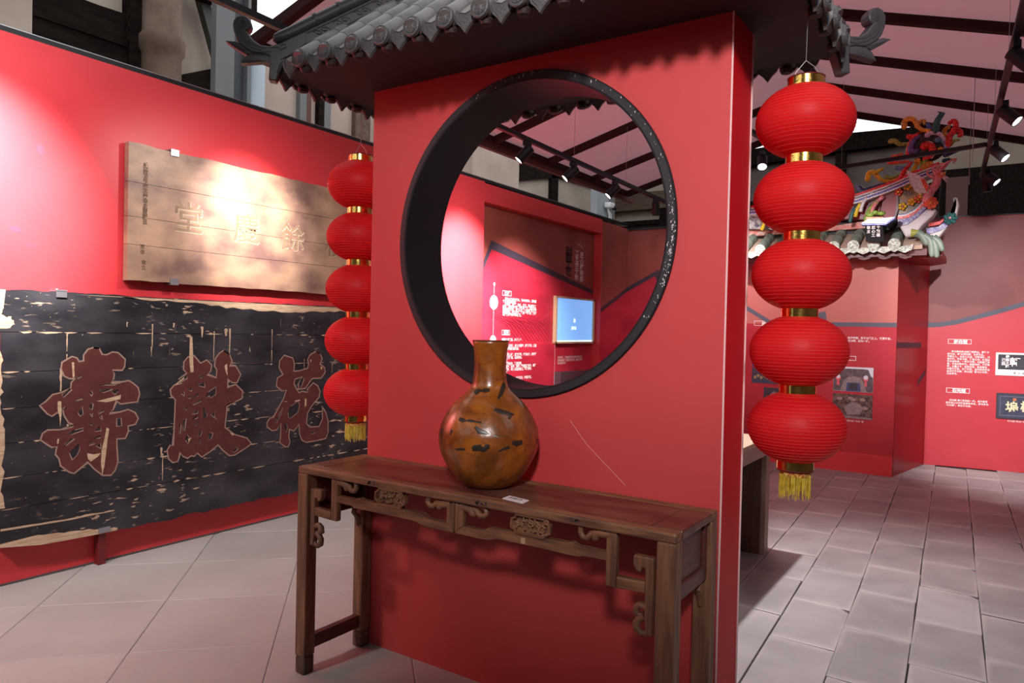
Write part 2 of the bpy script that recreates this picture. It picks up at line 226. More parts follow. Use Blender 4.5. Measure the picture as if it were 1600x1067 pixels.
TEMPLE = {'curls': [('orange', 0.0179, [(-0.843, 3.626), (-0.844, 3.683), (-0.802, 3.705), (-0.752, 3.678), (-0.73, 3.627), (-0.687, 3.582), (-0.617, 3.557)]), ('orange', 0.0138, [(-0.737, 3.636), (-0.71, 3.672), (-0.669, 3.677), (-0.668, 3.65)]), ('red', 0.0166, [(-0.812, 3.55), (-0.777, 3.538), (-0.728, 3.555), (-0.687, 3.582)]), ('teal', 0.0221, [(-0.563, 3.549), (-0.558, 3.611), (-0.539, 3.671), (-0.507, 3.729), (-0.525, 3.744)]), ('blue', 0.0166, [(-0.639, 3.575), (-0.626, 3.613), (-0.641, 3.646)]), ('red', 0.0207, [(-0.453, 3.395), (-0.446, 3.472), (-0.414, 3.53), (-0.389, 3.588), (-0.41, 3.63), (-0.443, 3.619)]), ('red', 0.0166, [(-0.414, 3.53), (-0.368, 3.547), (-0.341, 3.497), (-0.36, 3.484)]), ('orange', 0.0166, [(-0.48, 3.476), (-0.495, 3.54), (-0.482, 3.578), (-0.458, 3.59)]), ('olive', 0.0124, [(-0.437, 3.401), (-0.405, 3.436), (-0.365, 3.438)]), ('olive', 0.0166, [(-0.976, 3.515), (-0.932, 3.51), (-0.888, 3.472), (-0.845, 3.472), (-0.782, 3.467)]), ('redorange', 0.0152, [(-0.942, 3.334), (-0.878, 3.342), (-0.864, 3.357)]), ('redorange', 0.0138, [(-0.977, 3.289), (-0.912, 3.282), (-0.805, 3.286)]), ('yellow', 0.0179, [(-1.179, 3.139), (-1.173, 3.204), (-1.129, 3.216), (-1.09, 3.163), (-1.038, 3.117), (-0.957, 3.109), (-0.872, 3.141)]), ('yellow', 0.0138, [(-1.106, 3.189), (-1.062, 3.217), (-1.033, 3.222)]), ('green', 0.0124, [(-1.009, 3.155), (-0.958, 3.134), (-0.887, 3.159)]), ('red', 0.0166, [(-0.871, 3.093), (-0.844, 3.154), (-0.803, 3.214), (-0.776, 3.259)]), ('bluegrey', 0.0138, [(-0.903, 3.225), (-0.845, 3.211), (-0.79, 3.245)]), ('pink', 0.011, [(-0.552, 3.156), (-0.498, 3.182), (-0.473, 3.218), (-0.433, 3.261), (-0.387, 3.263), (-0.4, 3.241)]), ('navy', 0.0166, [(-0.475, 3.304), (-0.422, 3.329), (-0.369, 3.346), (-0.317, 3.355)]), ('teal', 0.0138, [(-0.487, 3.259), (-0.447, 3.27)]), ('red', 0.0124, [(-0.807, 3.342), (-0.802, 3.421), (-0.775, 3.482), (-0.727, 3.531)]), ('purple', 0.0179, [(-0.779, 3.371), (-0.774, 3.434), (-0.747, 3.478), (-0.713, 3.514)]), ('purple', 0.0138, [(-0.78, 3.387), (-0.737, 3.358), (-0.723, 3.38)]), ('lilac', 0.0166, [(-0.637, 3.512), (-0.61, 3.532), (-0.562, 3.534), (-0.521, 3.505), (-0.486, 3.453)]), ('bluegrey', 0.0179, [(-0.546, 3.453), (-0.506, 3.456), (-0.478, 3.414), (-0.463, 3.349)]), ('red', 0.0262, [(-0.662, 3.405), (-0.627, 3.419), (-0.593, 3.396), (-0.582, 3.348), (-0.611, 3.304), (-0.644, 3.284)]), ('white', 0.0097, [(-0.676, 3.414), (-0.628, 3.445), (-0.579, 3.41), (-0.561, 3.345), (-0.59, 3.286)]), ('orange', 0.0193, [(-0.517, 3.356), (-0.49, 3.35)]), ('orange', 0.0138, [(-0.734, 3.27), (-0.707, 3.283), (-0.692, 3.242)]), ('yellow', 0.0152, [(-0.76, 3.178), (-0.733, 3.239), (-0.706, 3.259)]), ('orange', 0.0248, [(-0.656, 3.199), (-0.622, 3.227), (-0.602, 3.232)]), ('green', 0.0138, [(-0.677, 3.217), (-0.637, 3.276), (-0.597, 3.302)]), ('navy', 0.0193, [(-1.267, 3.065), (-1.22, 3.028), (-1.146, 3.037), (-1.058, 3.062), (-0.971, 3.07), (-0.899, 3.096)]), ('bluegrey', 0.0138, [(-1.282, 3.074), (-1.235, 3.004), (-1.175, 3.007)])], 'disc': [(-0.627, 3.416), 0.16], 'beam': [(-2.373, 2.88), (-1.96, 2.867), (-1.54, 2.896), (-1.263, 2.924), (-1.027, 2.994), (-0.884, 3.046), (-0.744, 3.105), (-0.525, 3.177)], 'white_body': [(-0.798, 2.494), (-0.858, 2.61), (-0.874, 2.675), (-0.788, 2.67), (-0.692, 2.727), (-0.624, 2.77), (-0.528, 2.763), (-0.56, 2.702), (-0.66, 2.598), (-0.714, 2.506)], 'pattern': [(-0.872, 2.611), (-0.874, 2.683), (-0.789, 2.694), (-0.706, 2.76), (-0.632, 2.818), (-0.624, 2.77), (-0.691, 2.695), (-0.787, 2.622)], 'stripe2': [(-0.874, 2.691), (-0.875, 2.716), (-0.804, 2.719), (-0.72, 2.761), (-0.64, 2.85), (-0.632, 2.825), (-0.713, 2.736), (-0.789, 2.694)], 'tail': [(-0.644, 2.518), (-0.602, 2.468), (-0.533, 2.473), (-0.442, 2.601), (-0.366, 2.72), (-0.349, 2.827), (-0.364, 2.89), (-0.384, 2.91), (-0.412, 2.878), (-0.388, 2.83), (-0.4, 2.753), (-0.444, 2.679), (-0.537, 2.591)], 'tail_pat': [(-0.633, 2.596), (-0.523, 2.606), (-0.418, 2.692), (-0.442, 2.601), (-0.522, 2.558), (-0.617, 2.532)], 'tail_stripe': [(-0.606, 2.642), (-0.511, 2.66), (-0.445, 2.71), (-0.445, 2.686), (-0.51, 2.628), (-0.605, 2.611)], 'teal_flower': [(-0.418, 2.677)], 'orange_flower': [(-0.577, 2.813)], 'wing': [[(-0.603, 2.907), (-0.711, 2.932), (-0.763, 3.019), (-0.799, 3.158), (-0.73, 3.114), (-0.652, 3.072), (-0.592, 2.984)], [(-0.641, 2.913), (-0.802, 3.158), (-0.78, 3.132), (-0.7, 3.045), (-0.622, 2.951)], [(-0.641, 2.905), (-0.792, 3.085), (-0.727, 3.008)], [(-0.641, 2.897), (-0.762, 3.011), (-0.712, 2.951)], [(-0.648, 2.89), (-0.733, 2.953), (-0.683, 2.909)], [(-0.621, 2.911), (-0.759, 3.13), (-0.688, 3.091), (-0.63, 3.023), (-0.595, 2.972)]], 'wing2': [[(-0.621, 2.919), (-0.701, 3.077), (-0.659, 3.057), (-0.602, 2.981)], [(-0.614, 2.914), (-0.673, 3.058), (-0.638, 3.047), (-0.595, 2.972)]], 'bird': [(-0.611, 2.832), (-0.606, 2.894), (-0.58, 2.947), (-0.541, 2.999), (-0.529, 3.06), (-0.52, 3.094), (-0.503, 3.105)], 'head': [(-0.509, 3.086)], 'beak': [(-0.483, 3.103), (-0.457, 3.123), (-0.468, 3.07)], 'crest': [[(-0.55, 3.094), (-0.572, 3.159), (-0.546, 3.195)], [(-0.537, 3.108), (-0.532, 3.17), (-0.486, 3.204)], [(-0.521, 3.114), (-0.498, 3.166), (-0.446, 3.215)], [(-0.556, 3.063), (-0.612, 3.1), (-0.62, 3.148)]], 'wattle': [[(-0.475, 3.071), (-0.434, 3.051)], [(-0.475, 3.055), (-0.447, 3.006)], [(-0.482, 3.071), (-0.438, 3.02)]], 'gable': [(-0.875, 2.708), (-0.881, 2.949), (-0.742, 3.049), (-0.629, 2.975), (-0.625, 2.833), (-0.72, 2.761), (-0.804, 2.719)], 'pinkpanel': [(-1.05, 2.785), (-1.018, 2.945), (-0.883, 3.006), (-0.872, 2.868), (-0.904, 2.742), (-0.975, 2.682)], 'moulding': [(-0.882, 2.965), (-0.87, 2.804), (-0.896, 2.709), (-0.987, 2.618), (-0.96, 2.681), (-0.911, 2.742), (-0.9, 2.87), (-0.904, 2.983)], 'blackpanel': [(-1.536, 2.752), (-1.54, 2.887), (-1.263, 2.916), (-1.04, 2.947), (-1.065, 2.786), (-1.122, 2.716)], 'sign': [(-1.149, 2.619), (-0.987, 2.61), (-0.968, 2.446), (-1.138, 2.455)], 'cap': [(-1.18, 2.629), (-1.121, 2.667), (-0.874, 2.675), (-0.958, 2.616)], 'orange_box': [(-1.138, 2.652), (-0.981, 2.647), (-0.982, 2.686), (-1.137, 2.692)], 'plants': [(-1.108, 2.715), (-1.064, 2.737), (-1.005, 2.724)], 'claw': [[(-0.686, 2.52), (-0.643, 2.486), (-0.607, 2.413)], [(-0.63, 2.486), (-0.573, 2.436), (-0.556, 2.301)], [(-0.588, 2.468), (-0.538, 2.41), (-0.515, 2.292)], [(-0.554, 2.466), (-0.505, 2.424), (-0.473, 2.353)], [(-0.742, 2.523), (-0.658, 2.519)]], 'figure': [(-1.319, 2.737), (-1.29, 2.802), (-1.23, 2.814), (-1.17, 2.81)], 'floral': [(-1.532, 2.6), (-1.534, 2.668), (-1.123, 2.724), (-1.12, 2.642)]}
# ------------------------------------------------------------------ material library
RED_WALL = mat('red wall film', (.62, .038, .047), .42, col2=(.58, .033, .042), scale=3)
RED_GATE = mat('red gate film', (.50, .049, .050), .5, col2=(.475, .045, .046), scale=2.5, bump=.05, bscale=300)
RED_SIDE = mat('red side film', (.56, .005, .013), .45, spec=.15)
WHITE_EDGE = mat('white film edge', (.75, .5, .5), .6)
BLACK_TRIM = mat('black trim', (.012, .012, .013), .3)
SILVER = mat('thin aluminium strip', (.6, .6, .62), .3, 1)
BLACK_RING = mat('black matt ring', (.011, .009, .012), .6, spec=.25)
RING_EDGE = mat('chipped black rim', (.016, .015, .018), .5, col2=(.55, .5, .5), scale=38, lo=.70, hi=.72, detail=8)
TILE = mat('charcoal roof tile', (.095, .088, .088), .45, col2=(.14, .128, .125), scale=14, rand=.12, bump=.15)
TILE_DARK = mat('charcoal eave relief', (.075, .07, .072), .5, bump=.9, bscale=110)
SCROLL = mat('charcoal ridge', (.050, .044, .050), .45, bump=.1, scale=20)
SOFFIT = mat('black soffit', (.022, .018, .019), .75)
GROUT = mat('floor joint', (.085, .072, .072), .95)
SLAB_L = mat('large stone slab', (.39, .355, .335), .62, col2=(.33, .295, .28), scale=2.2, detail=9, rand=.05, bump=.25, bscale=20, lo=.3, hi=.75)
SLAB_R = mat('half stone slab', (.37, .335, .335), .55, col2=(.275, .245, .25), scale=3.2, detail=10, rand=.13, bump=.5, bscale=14, lo=.3, hi=.7)
WOOD = mat('brown lacquered wood', (.26, .118, .060), .5, col2=(.11, .046, .027), scale=5, stretch=(1.2, 9, 9), detail=7, bump=.12, bscale=26)
WOOD_TOP = mat('worn reddish table top', (.15, .065, .04), .36, col2=(.085, .022, .018), scale=4, stretch=(1, 3.2, 3), detail=7, lo=.38, hi=.62, bump=.1, bscale=26)
WOOD_V = mat('brown wood upright', (.25, .118, .062), .5, col2=(.12, .052, .030), scale=5, stretch=(9, 9, 1.0), detail=7, bump=.12, bscale=26)
WOOD_RED = mat('dark red end panel', (.12, .032, .022), .4, col2=(.06, .016, .015), scale=5, stretch=(8, 2, 8), detail=6)
CARVE = mat('carved boxwood', (.32, .16, .085), .55, col2=(.16, .075, .04), scale=25)
GOLD = mat('gold foil', (.95, .62, .16), .16, 1, bump=.2, bscale=60)
RING_RED = mat('dark red rim', (.12, .006, .008), .5)
YELLOW = mat('yellow silk fringe', (.75, .55, .06), .45, col2=(.5, .33, .03), scale=60)
WIRE = mat('thin wire', (.35, .3, .3), .4, .6)
PALE = mat('pale worn wood', (.62, .44, .30), .7, col2=(.45, .29, .18), scale=9, stretch=(6, 1, 8))
CHAR_RED = mat('dull red painted character', (.12, .030, .026), .5, col2=(.095, .022, .020), scale=12)
CHAR_DARK = mat('black plaque ground', (.022, .021, .025), .4)
CARVE_SHADE = mat('painted incision shade', (.30, .185, .115), .65, col2=(.22, .13, .08), scale=12)
CLIP = mat('grey zinc clip', (.42, .42, .46), .4, .8)
STEEL_RED = mat('red painted post', (.16, .012, .014), .4)
TEXT_W = mat('white vinyl lettering', (.85, .78, .78), .6)
TEXT_D = mat('dark vinyl lettering', (.035, .012, .014), .6)
TEXT_G = mat('gold lettering', (.75, .68, .42), .5)
NAVY = mat('slate mural line', (.045, .028, .045), .55)
NAVY2 = mat('blue grey mural line', (.085, .085, .12), .55)
BROWN_MUR = mat('russet mural', (.30, .062, .046), .45, col2=(.26, .05, .04), scale=2)
CRIMSON = mat('crimson mural', (.58, .026, .055), .45, col2=(.40, .014, .035), scale=1.6, stretch=(1, 1, 2.5), detail=6)
CRIM_R = mat('crimson wall film', (.56, .045, .062), .45, col2=(.52, .04, .056), scale=2)
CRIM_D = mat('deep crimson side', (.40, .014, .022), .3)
MONITOR = mat('blue lit screen', (.20, .45, .92), .3, emit=.85)
OAK = mat('pale oak frame', (.62, .42, .26), .5, col2=(.55, .36, .2), scale=8, stretch=(8, 1, 8))
OAK_TOP = mat('pale oak laminate', (.58, .44, .33), .45, col2=(.5, .36, .26), scale=4, stretch=(9, 1, 9))
WALNUT = mat('dark walnut laminate', (.12, .065, .045), .5, col2=(.08, .04, .03), scale=6, stretch=(9, 9, 1))
LAMP_BLACK = mat('black lamp housing', (.012, .010, .013), .45, spec=.25)
LAMP_LIT = mat('lit lamp lens', (1, .97, .93), .3, emit=14)
def fabric_material():
    m = bpy.data.materials.new('stretched ceiling fabric'); m.use_nodes = True
    N = m.node_tree.nodes; L = m.node_tree.links; b = N['Principled BSDF']; b.inputs['Base Color'].default_value = (.60, .42, .45, 1); b.inputs['Roughness'].default_value = .9
    t = N.new('ShaderNodeBsdfTranslucent'); t.inputs['Color'].default_value = (.62, .36, .39, 1); mx = N.new('ShaderNodeMixShader'); mx.inputs[0].default_value = .20
    L.new(b.outputs[0], mx.inputs[1]); L.new(t.outputs[0], mx.inputs[2]); L.new(mx.outputs[0], N['Material Output'].inputs[0]); return m
FABRIC = fabric_material()
BEAM = mat('dark brown rafter', (.032, .013, .013), .7, spec=.1)
PURLIN = mat('red brown purlin', (.11, .030, .022), .5)
PLASTER = mat('old lime plaster', (.62, .52, .43), .9, col2=(.45, .36, .29), scale=2.2, detail=9, lo=.3, hi=.75, bump=.5, bscale=12)
TIMBER = mat('old dark timber', (.012, .008, .007), .85, spec=.05, col2=(.022, .015, .012), scale=4, stretch=(6, 1, 6))
TIMBER2 = mat('weathered timber', (.17, .11, .075), .75, col2=(.10, .06, .04), scale=5, stretch=(1, 5, 6))
EARTH = mat('earth coloured pillar', (.27, .19, .14), .9, col2=(.17, .11, .08), scale=5, detail=9, bump=.8, bscale=10)
STEEL = mat('grey painted steel', (.17, .18, .185), .45)
STEEL_D = mat('dark steel web', (.06, .07, .08), .5)
GLOW_BLUE = mat('pale blue glow tone', (.52, .62, .70), .4)
BRACE = mat('olive steel brace', (.05, .06, .045), .5)
WHITE_PL = mat('white plastic', (.8, .8, .8), .4)
CARD = mat('white card', (.75, .70, .72), .6)

def pale_edges(m, w=.10, amt=.38):
    """stone worn paler along its own edges"""
    N = m.node_tree.nodes; L = m.node_tree.links; b = N['Principled BSDF']
    src = b.inputs['Base Color'].links[0].from_socket
    tc = N.new('ShaderNodeTexCoord'); sp = N.new('ShaderNodeSeparateXYZ'); L.new(tc.outputs['Generated'], sp.inputs[0])
    nz = N.new('ShaderNodeTexNoise'); nz.inputs['Scale'].default_value = 5; nz.inputs['Detail'].default_value = 6; L.new(tc.outputs['Object'], nz.inputs[0])
    def op(o, a, c):
        k = N.new('ShaderNodeMath'); k.operation = o
        for i, q in enumerate((a, c)):
            if isinstance(q, (int, float)): k.inputs[i].default_value = q
            else: L.new(q, k.inputs[i])
        return k.outputs[0]
    d = op('MINIMUM', op('MINIMUM', sp.outputs[0], op('SUBTRACT', 1.0, sp.outputs[0])), op('MINIMUM', sp.outputs[1], op('SUBTRACT', 1.0, sp.outputs[1])))
    d = op('ADD', d, op('MULTIPLY', op('SUBTRACT', nz.outputs['Fac'], .5), w * 1.6))
    r = N.new('ShaderNodeMapRange'); r.inputs['From Min'].default_value = w; r.inputs['From Max'].default_value = 0.0; r.inputs['To Max'].default_value = amt
    L.new(d, r.inputs['Value'])
    mx = N.new('ShaderNodeMixRGB'); mx.inputs[2].default_value = (.60, .53, .52, 1)
    L.new(r.outputs[0], mx.inputs[0]); L.new(src, mx.inputs[1]); L.new(mx.outputs[0], b.inputs['Base Color'])
pale_edges(SLAB_R)

def globe_material():
    m = bpy.data.materials.new('red lantern cloth'); m.use_nodes = True
    N = m.node_tree.nodes; L = m.node_tree.links; b = N['Principled BSDF']; out = N['Material Output']
    b.inputs['Base Color'].default_value = (.70, .012, .016, 1); b.inputs['Roughness'].default_value = .5
    b.inputs['Specular IOR Level'].default_value = .22
    t = N.new('ShaderNodeBsdfTranslucent'); t.inputs['Color'].default_value = (.85, .015, .02, 1)
    mx = N.new('ShaderNodeMixShader'); mx.inputs[0].default_value = .38
    L.new(b.outputs[0], mx.inputs[1]); L.new(t.outputs[0], mx.inputs[2]); L.new(mx.outputs[0], out.inputs[0])
    tc = N.new('ShaderNodeTexCoord'); n = N.new('ShaderNodeTexNoise'); n.inputs['Scale'].default_value = 22; n.inputs['Detail'].default_value = 5
    n.inputs['Distortion'].default_value = 1.2
    L.new(tc.outputs['Object'], n.inputs[0])
    bp = N.new('ShaderNodeBump'); bp.inputs['Strength'].default_value = .22; bp.inputs['Distance'].default_value = .004
    L.new(n.outputs['Fac'], bp.inputs['Height']); L.new(bp.outputs[0], b.inputs['Normal']); L.new(bp.outputs[0], t.inputs['Normal'])
    return m
CLOTH = globe_material()

def worn_black():
    """black paint flaked off to pale wood: joints, long drips, scuffs"""
    m = bpy.data.materials.new('flaking black paint'); m.use_nodes = True
    N = m.node_tree.nodes; L = m.node_tree.links; b = N['Principled BSDF']
    b.inputs['Roughness'].default_value = .36
    tc = N.new('ShaderNodeTexCoord')
    def noise(scale, st, det=6):
        mp = N.new('ShaderNodeMapping'); mp.inputs['Scale'].default_value = st
        n = N.new('ShaderNodeTexNoise'); n.inputs['Scale'].default_value = scale; n.inputs['Detail'].default_value = det
        L.new(tc.outputs['Object'], mp.inputs[0]); L.new(mp.outputs[0], n.inputs[0]); return n.outputs['Fac']
    def ramp(src, a, c):
        r = N.new('ShaderNodeMapRange'); r.inputs['From Min'].default_value = a; r.inputs['From Max'].default_value = c
        L.new(src, r.inputs['Value']); return r.outputs[0]
    def op(o, a, c):
        k = N.new('ShaderNodeMath'); k.operation = o
        for i, q in enumerate((a, c)):
            if isinstance(q, float): k.inputs[i].default_value = q
            else: L.new(q, k.inputs[i])
        k.use_clamp = True; return k.outputs[0]
    scuff = op('MULTIPLY', ramp(noise(9, (1, 1.4, 5), 9), .60, .66), ramp(noise(1.6, (1, 1, 1.3), 3), .48, .60))
    drip = op('MULTIPLY', ramp(noise(7, (1, 5, .55), 5), .695, .71), ramp(noise(5, (1, 1, .7), 3), .45, .6))
    spots = ramp(noise(46, (1, 1, 1.6), 4), .715, .74)
    f = op('MAXIMUM', op('MAXIMUM', scuff, drip), spots)
    haze = ramp(noise(2.5, (1, 1, 2), 7), .40, .75)
    c1 = N.new('ShaderNodeMixRGB'); c1.inputs[1].default_value = (.016, .016, .020, 1); c1.inputs[2].default_value = (.060, .056, .064, 1)
    L.new(haze, c1.inputs[0])
    c2 = N.new('ShaderNodeMixRGB'); c2.inputs[2].default_value = (.50, .35, .24, 1)
    L.new(f, c2.inputs[0]); L.new(c1.outputs[0], c2.inputs[1]); L.new(c2.outputs[0], b.inputs['Base Color'])
    bp = N.new('ShaderNodeBump'); bp.inputs['Strength'].default_value = .4; bp.inputs['Distance'].default_value = .003; bp.invert = True
    L.new(f, bp.inputs['Height']); L.new(bp.outputs[0], b.inputs['Normal'])
    return m
WORN = worn_black()
PLAQ = mat('bare brown plaque wood', (.45, .27, .175), .45, col2=(.19, .10, .085), scale=3.4, stretch=(1, 1, 1.7), detail=10, lo=.36, hi=.66, bump=.3, bscale=14)

def vase_material():
    m = bpy.data.materials.new('amber glaze'); m.use_nodes = True
    N = m.node_tree.nodes; L = m.node_tree.links; b = N['Principled BSDF']
    b.inputs['Roughness'].default_value = .30; b.inputs['Coat Weight'].default_value = .3; b.inputs['Coat Roughness'].default_value = .12
    tc = N.new('ShaderNodeTexCoord')
    n = N.new('ShaderNodeTexNoise'); n.inputs['Scale'].default_value = 6; n.inputs['Detail'].default_value = 8; n.inputs['Distortion'].default_value = 1.5
    L.new(tc.outputs['Object'], n.inputs[0])
    r = N.new('ShaderNodeValToRGB'); e = r.color_ramp.elements
    e[0].position = .30; e[0].color = (.085, .022, .004, 1); e[1].position = .62; e[1].color = (.34, .095, .010, 1)
    L.new(n.outputs['Fac'], r.inputs[0])
    va = N.new('ShaderNodeVectorMath'); va.operation = 'ADD'; sc = N.new('ShaderNodeVectorMath'); sc.operation = 'SCALE'; sc.inputs['Scale'].default_value = .10
    L.new(n.outputs['Color'], sc.inputs[0]); L.new(tc.outputs['Object'], va.inputs[0]); L.new(sc.outputs[0], va.inputs[1])
    vo = N.new('ShaderNodeTexVoronoi'); vo.feature = 'DISTANCE_TO_EDGE'; vo.inputs['Scale'].default_value = 13; L.new(va.outputs[0], vo.inputs[0])
    cr_ = N.new('ShaderNodeMapRange'); cr_.inputs['From Max'].default_value = .035; cr_.inputs['To Min'].default_value = .55; L.new(vo.outputs['Distance'], cr_.inputs['Value'])
    mu = N.new('ShaderNodeMixRGB'); mu.inputs[1].default_value = (.07, .018, .004, 1); L.new(cr_.outputs[0], mu.inputs[0]); L.new(r.outputs[0], mu.inputs[2]); L.new(mu.outputs[0], b.inputs['Base Color'])
    n2 = N.new('ShaderNodeTexNoise'); n2.inputs['Scale'].default_value = 55; n2.inputs['Detail'].default_value = 3
    L.new(tc.outputs['Object'], n2.inputs[0])
    bp = N.new('ShaderNodeBump'); bp.inputs['Strength'].default_value = .30; bp.inputs['Distance'].default_value = .003
    L.new(n2.outputs['Fac'], bp.inputs['Height']); L.new(bp.outputs[0], b.inputs['Normal'])
    return m
VASE = vase_material()

def mosaic(name, a, b2, scale=90, rough=.15):
    m = bpy.data.materials.new(name); m.use_nodes = True
    N = m.node_tree.nodes; L = m.node_tree.links; b = N['Principled BSDF']; b.inputs['Roughness'].default_value = rough
    tc = N.new('ShaderNodeTexCoord'); vo = N.new('ShaderNodeTexVoronoi'); vo.inputs['Scale'].default_value = scale
    L.new(tc.outputs['Object'], vo.inputs[0])
    sp = N.new('ShaderNodeSeparateColor'); L.new(vo.outputs['Color'], sp.inputs[0])
    mx = N.new('ShaderNodeMixRGB'); mx.inputs[1].default_value = (*a, 1); mx.inputs[2].default_value = (*b2, 1)
    L.new(sp.outputs[0], mx.inputs[0]); L.new(mx.outputs[0], b.inputs['Base Color'])
    bp = N.new('ShaderNodeBump'); bp.inputs['Strength'].default_value = .8; bp.inputs['Distance'].default_value = .01
    L.new(sp.outputs[1], bp.inputs['Height']); L.new(bp.outputs[0], b.inputs['Normal'])
    return m
GLASS_MOS = mosaic('silver glass mosaic', (.30, .33, .28), (.85, .88, .78), 70)
JADE = mat('sage glazed tile', (.20, .25, .20), .4, col2=(.13, .16, .13), scale=12, bump=.3)
COLS = dict(orange=(.75, .28, .02), red=(.60, .015, .015), teal=(.015, .10, .10), blue=(.08, .10, .42), olive=(.25, .26, .04),
            redorange=(.72, .08, .03), yellow=(.80, .45, .02), green=(.22, .36, .06), bluegrey=(.12, .20, .34), pink=(.80, .22, .24),
            navy=(.035, .035, .12), purple=(.13, .07, .26), lilac=(.62, .42, .50), white=(.72, .64, .64))
CM = {k: mat(k + ' shard mosaic', v, .25, col2=tuple(min(1, q * 1.7 + .03) for q in v), scale=60, lo=.45, hi=.6, bump=.5, bscale=120) for k, v in COLS.items()}

# ------------------------------------------------------------------ text helper (Blender's own font, turned into meshes)
TEXTQ = []
def text(body, size, m, origin, xdir, up, parent, name='lettering', bold=0.0, spacing=1.0, align='LEFT', label=None, ext=0.0, line=1.0, xs=1.0):
    TEXTQ.append((body, size, m, Vector(origin), Vector(xdir), Vector(up), parent, name, bold, spacing, align, label, ext, line, xs))

def flush_text():
    made = []
    for t in TEXTQ:
        cu = bpy.data.curves.new('glyphs', 'FONT'); cu.body = t[0]; cu.size = t[1]; cu.offset = t[8]; cu.space_character = t[9]
        cu.align_x = t[10]; cu.extrude = t[12]; cu.space_line = t[13]; cu.resolution_u = 2; cu.fill_mode = 'FRONT' if t[12] == 0 else 'BOTH'
        o = bpy.data.objects.new('glyphs', cu); COL.objects.link(o); made.append((o, t))
    dg = bpy.context.evaluated_depsgraph_get(); dg.update()
    for o, t in made:
        me = bpy.data.meshes.new_from_object(o.evaluated_get(dg))
        x = t[4].normalized(); y = t[5].normalized(); z = x.cross(y)
        org = ORG.get(t[6].name, Vector()) if t[6] else Vector()
        M = Matrix.Translation(t[3] - org) @ Matrix((x, y, z)).transposed().to_4x4() @ Matrix.Scale(t[14], 4, (1, 0, 0))
        me.transform(M); me.materials.clear(); me.materials.append(t[2])
        n = bpy.data.objects.new(t[7], me); COL.objects.link(n)
        if t[6]: n.parent = t[6]
        ORG[n.name] = org
        if t[11]: n['label'] = t[11]
        cu = o.data; bpy.data.objects.remove(o); bpy.data.curves.remove(cu)

# ================================================================== SETTING
XL = -4.454
floor_mb = MB(); floor_mb.box((-7, -6, -.12), (6, 13, -.012))
floor = tag(floor_mb.build('floor', GROUT, smooth=0), kind='structure')

def clip(poly, a, b, c):
    """keep a*x+b*y<=c"""
    out = []
    for i, p in enumerate(poly):
        q = poly[(i + 1) % len(poly)]; dp = a * p[0] + b * p[1] - c; dq = a * q[0] + b * q[1] - c
        if dp <= 0: out.append(p)
        if (dp < 0 < dq) or (dq < 0 < dp):
            t = dp / (dp - dq); out.append((p[0] + (q[0] - p[0]) * t, p[1] + (q[1] - p[1]) * t))
    return out

def slab(poly, m, rise):
    if len(poly) < 3: return
    area = abs(sum(p[0] * q[1] - q[0] * p[1] for p, q in zip(poly, poly[1:] + poly[:1]))) / 2
    if area < .012: return
    cx = sum(p[0] for p in poly) / len(poly); cy = sum(p[1] for p in poly) / len(poly)
    mb = MB(); n = len(poly); rows = []
    for inset, z in ((0, -.02), (0, -.0025), (.005, 0)):
        ring = []
        for p in poly:
            d = Vector((cx - p[0], cy - p[1], 0)); k = inset * 1.4 / max(d.length, .01)
            ring.append(mb.v((p[0] + d.x * k, p[1] + d.y * k, z + (rise if z > -.01 else 0))))
        rows.append(ring)
    for A, B in zip(rows, rows[1:]):
        for i in range(n): mb.bm.faces.new([A[i], A[(i + 1) % n], B[(i + 1) % n], B[i]])
    mb.bm.faces.new(rows[2])
    mb.build('stone_slab', m, floor, smooth=0)

r2 = math.sqrt(.5)
d1 = (-.7106, .7036); d2 = (.7036, .7106)
u0, v0, pu, pv = 3.425, -.985, .632, .610
for i in range(-6, 9):
    for j in range(-7, 11):
        ua, ub = u0 + i * pu + .0011, u0 + (i + 1) * pu - .0011
        va, vb = v0 + j * pv + .0011, v0 + (j + 1) * pv - .0011
        P = [(u * d1[0] + v * d2[0], u * d1[1] + v * d2[1]) for u, v in ((ua, va), (ua, vb), (ub, vb), (ub, va))]
        P = clip(P, -1, 0, 4.455); P = clip(P, 0, -1, 0.6); P = clip(P, 0, 1, 9.6)
        if len(P) < 3: continue
        if max(p[0] for p in P) > -2.10:          # meets the half slabs under and behind the gate
            halves = [clip(clip(P, 0, 1, 2.515), 1, 0, -1.16), clip(clip(P, 0, -1, -2.525), 1, .043, -2.062 + .043 * 3.348 - .004)]
        else: halves = [P]
        for P in halves:
            if len(P) > 2 and max(math.hypot(p[0], p[1]) for p in P) < 9.9: slab(P, SLAB_L, RNG.uniform(-.001, 0))
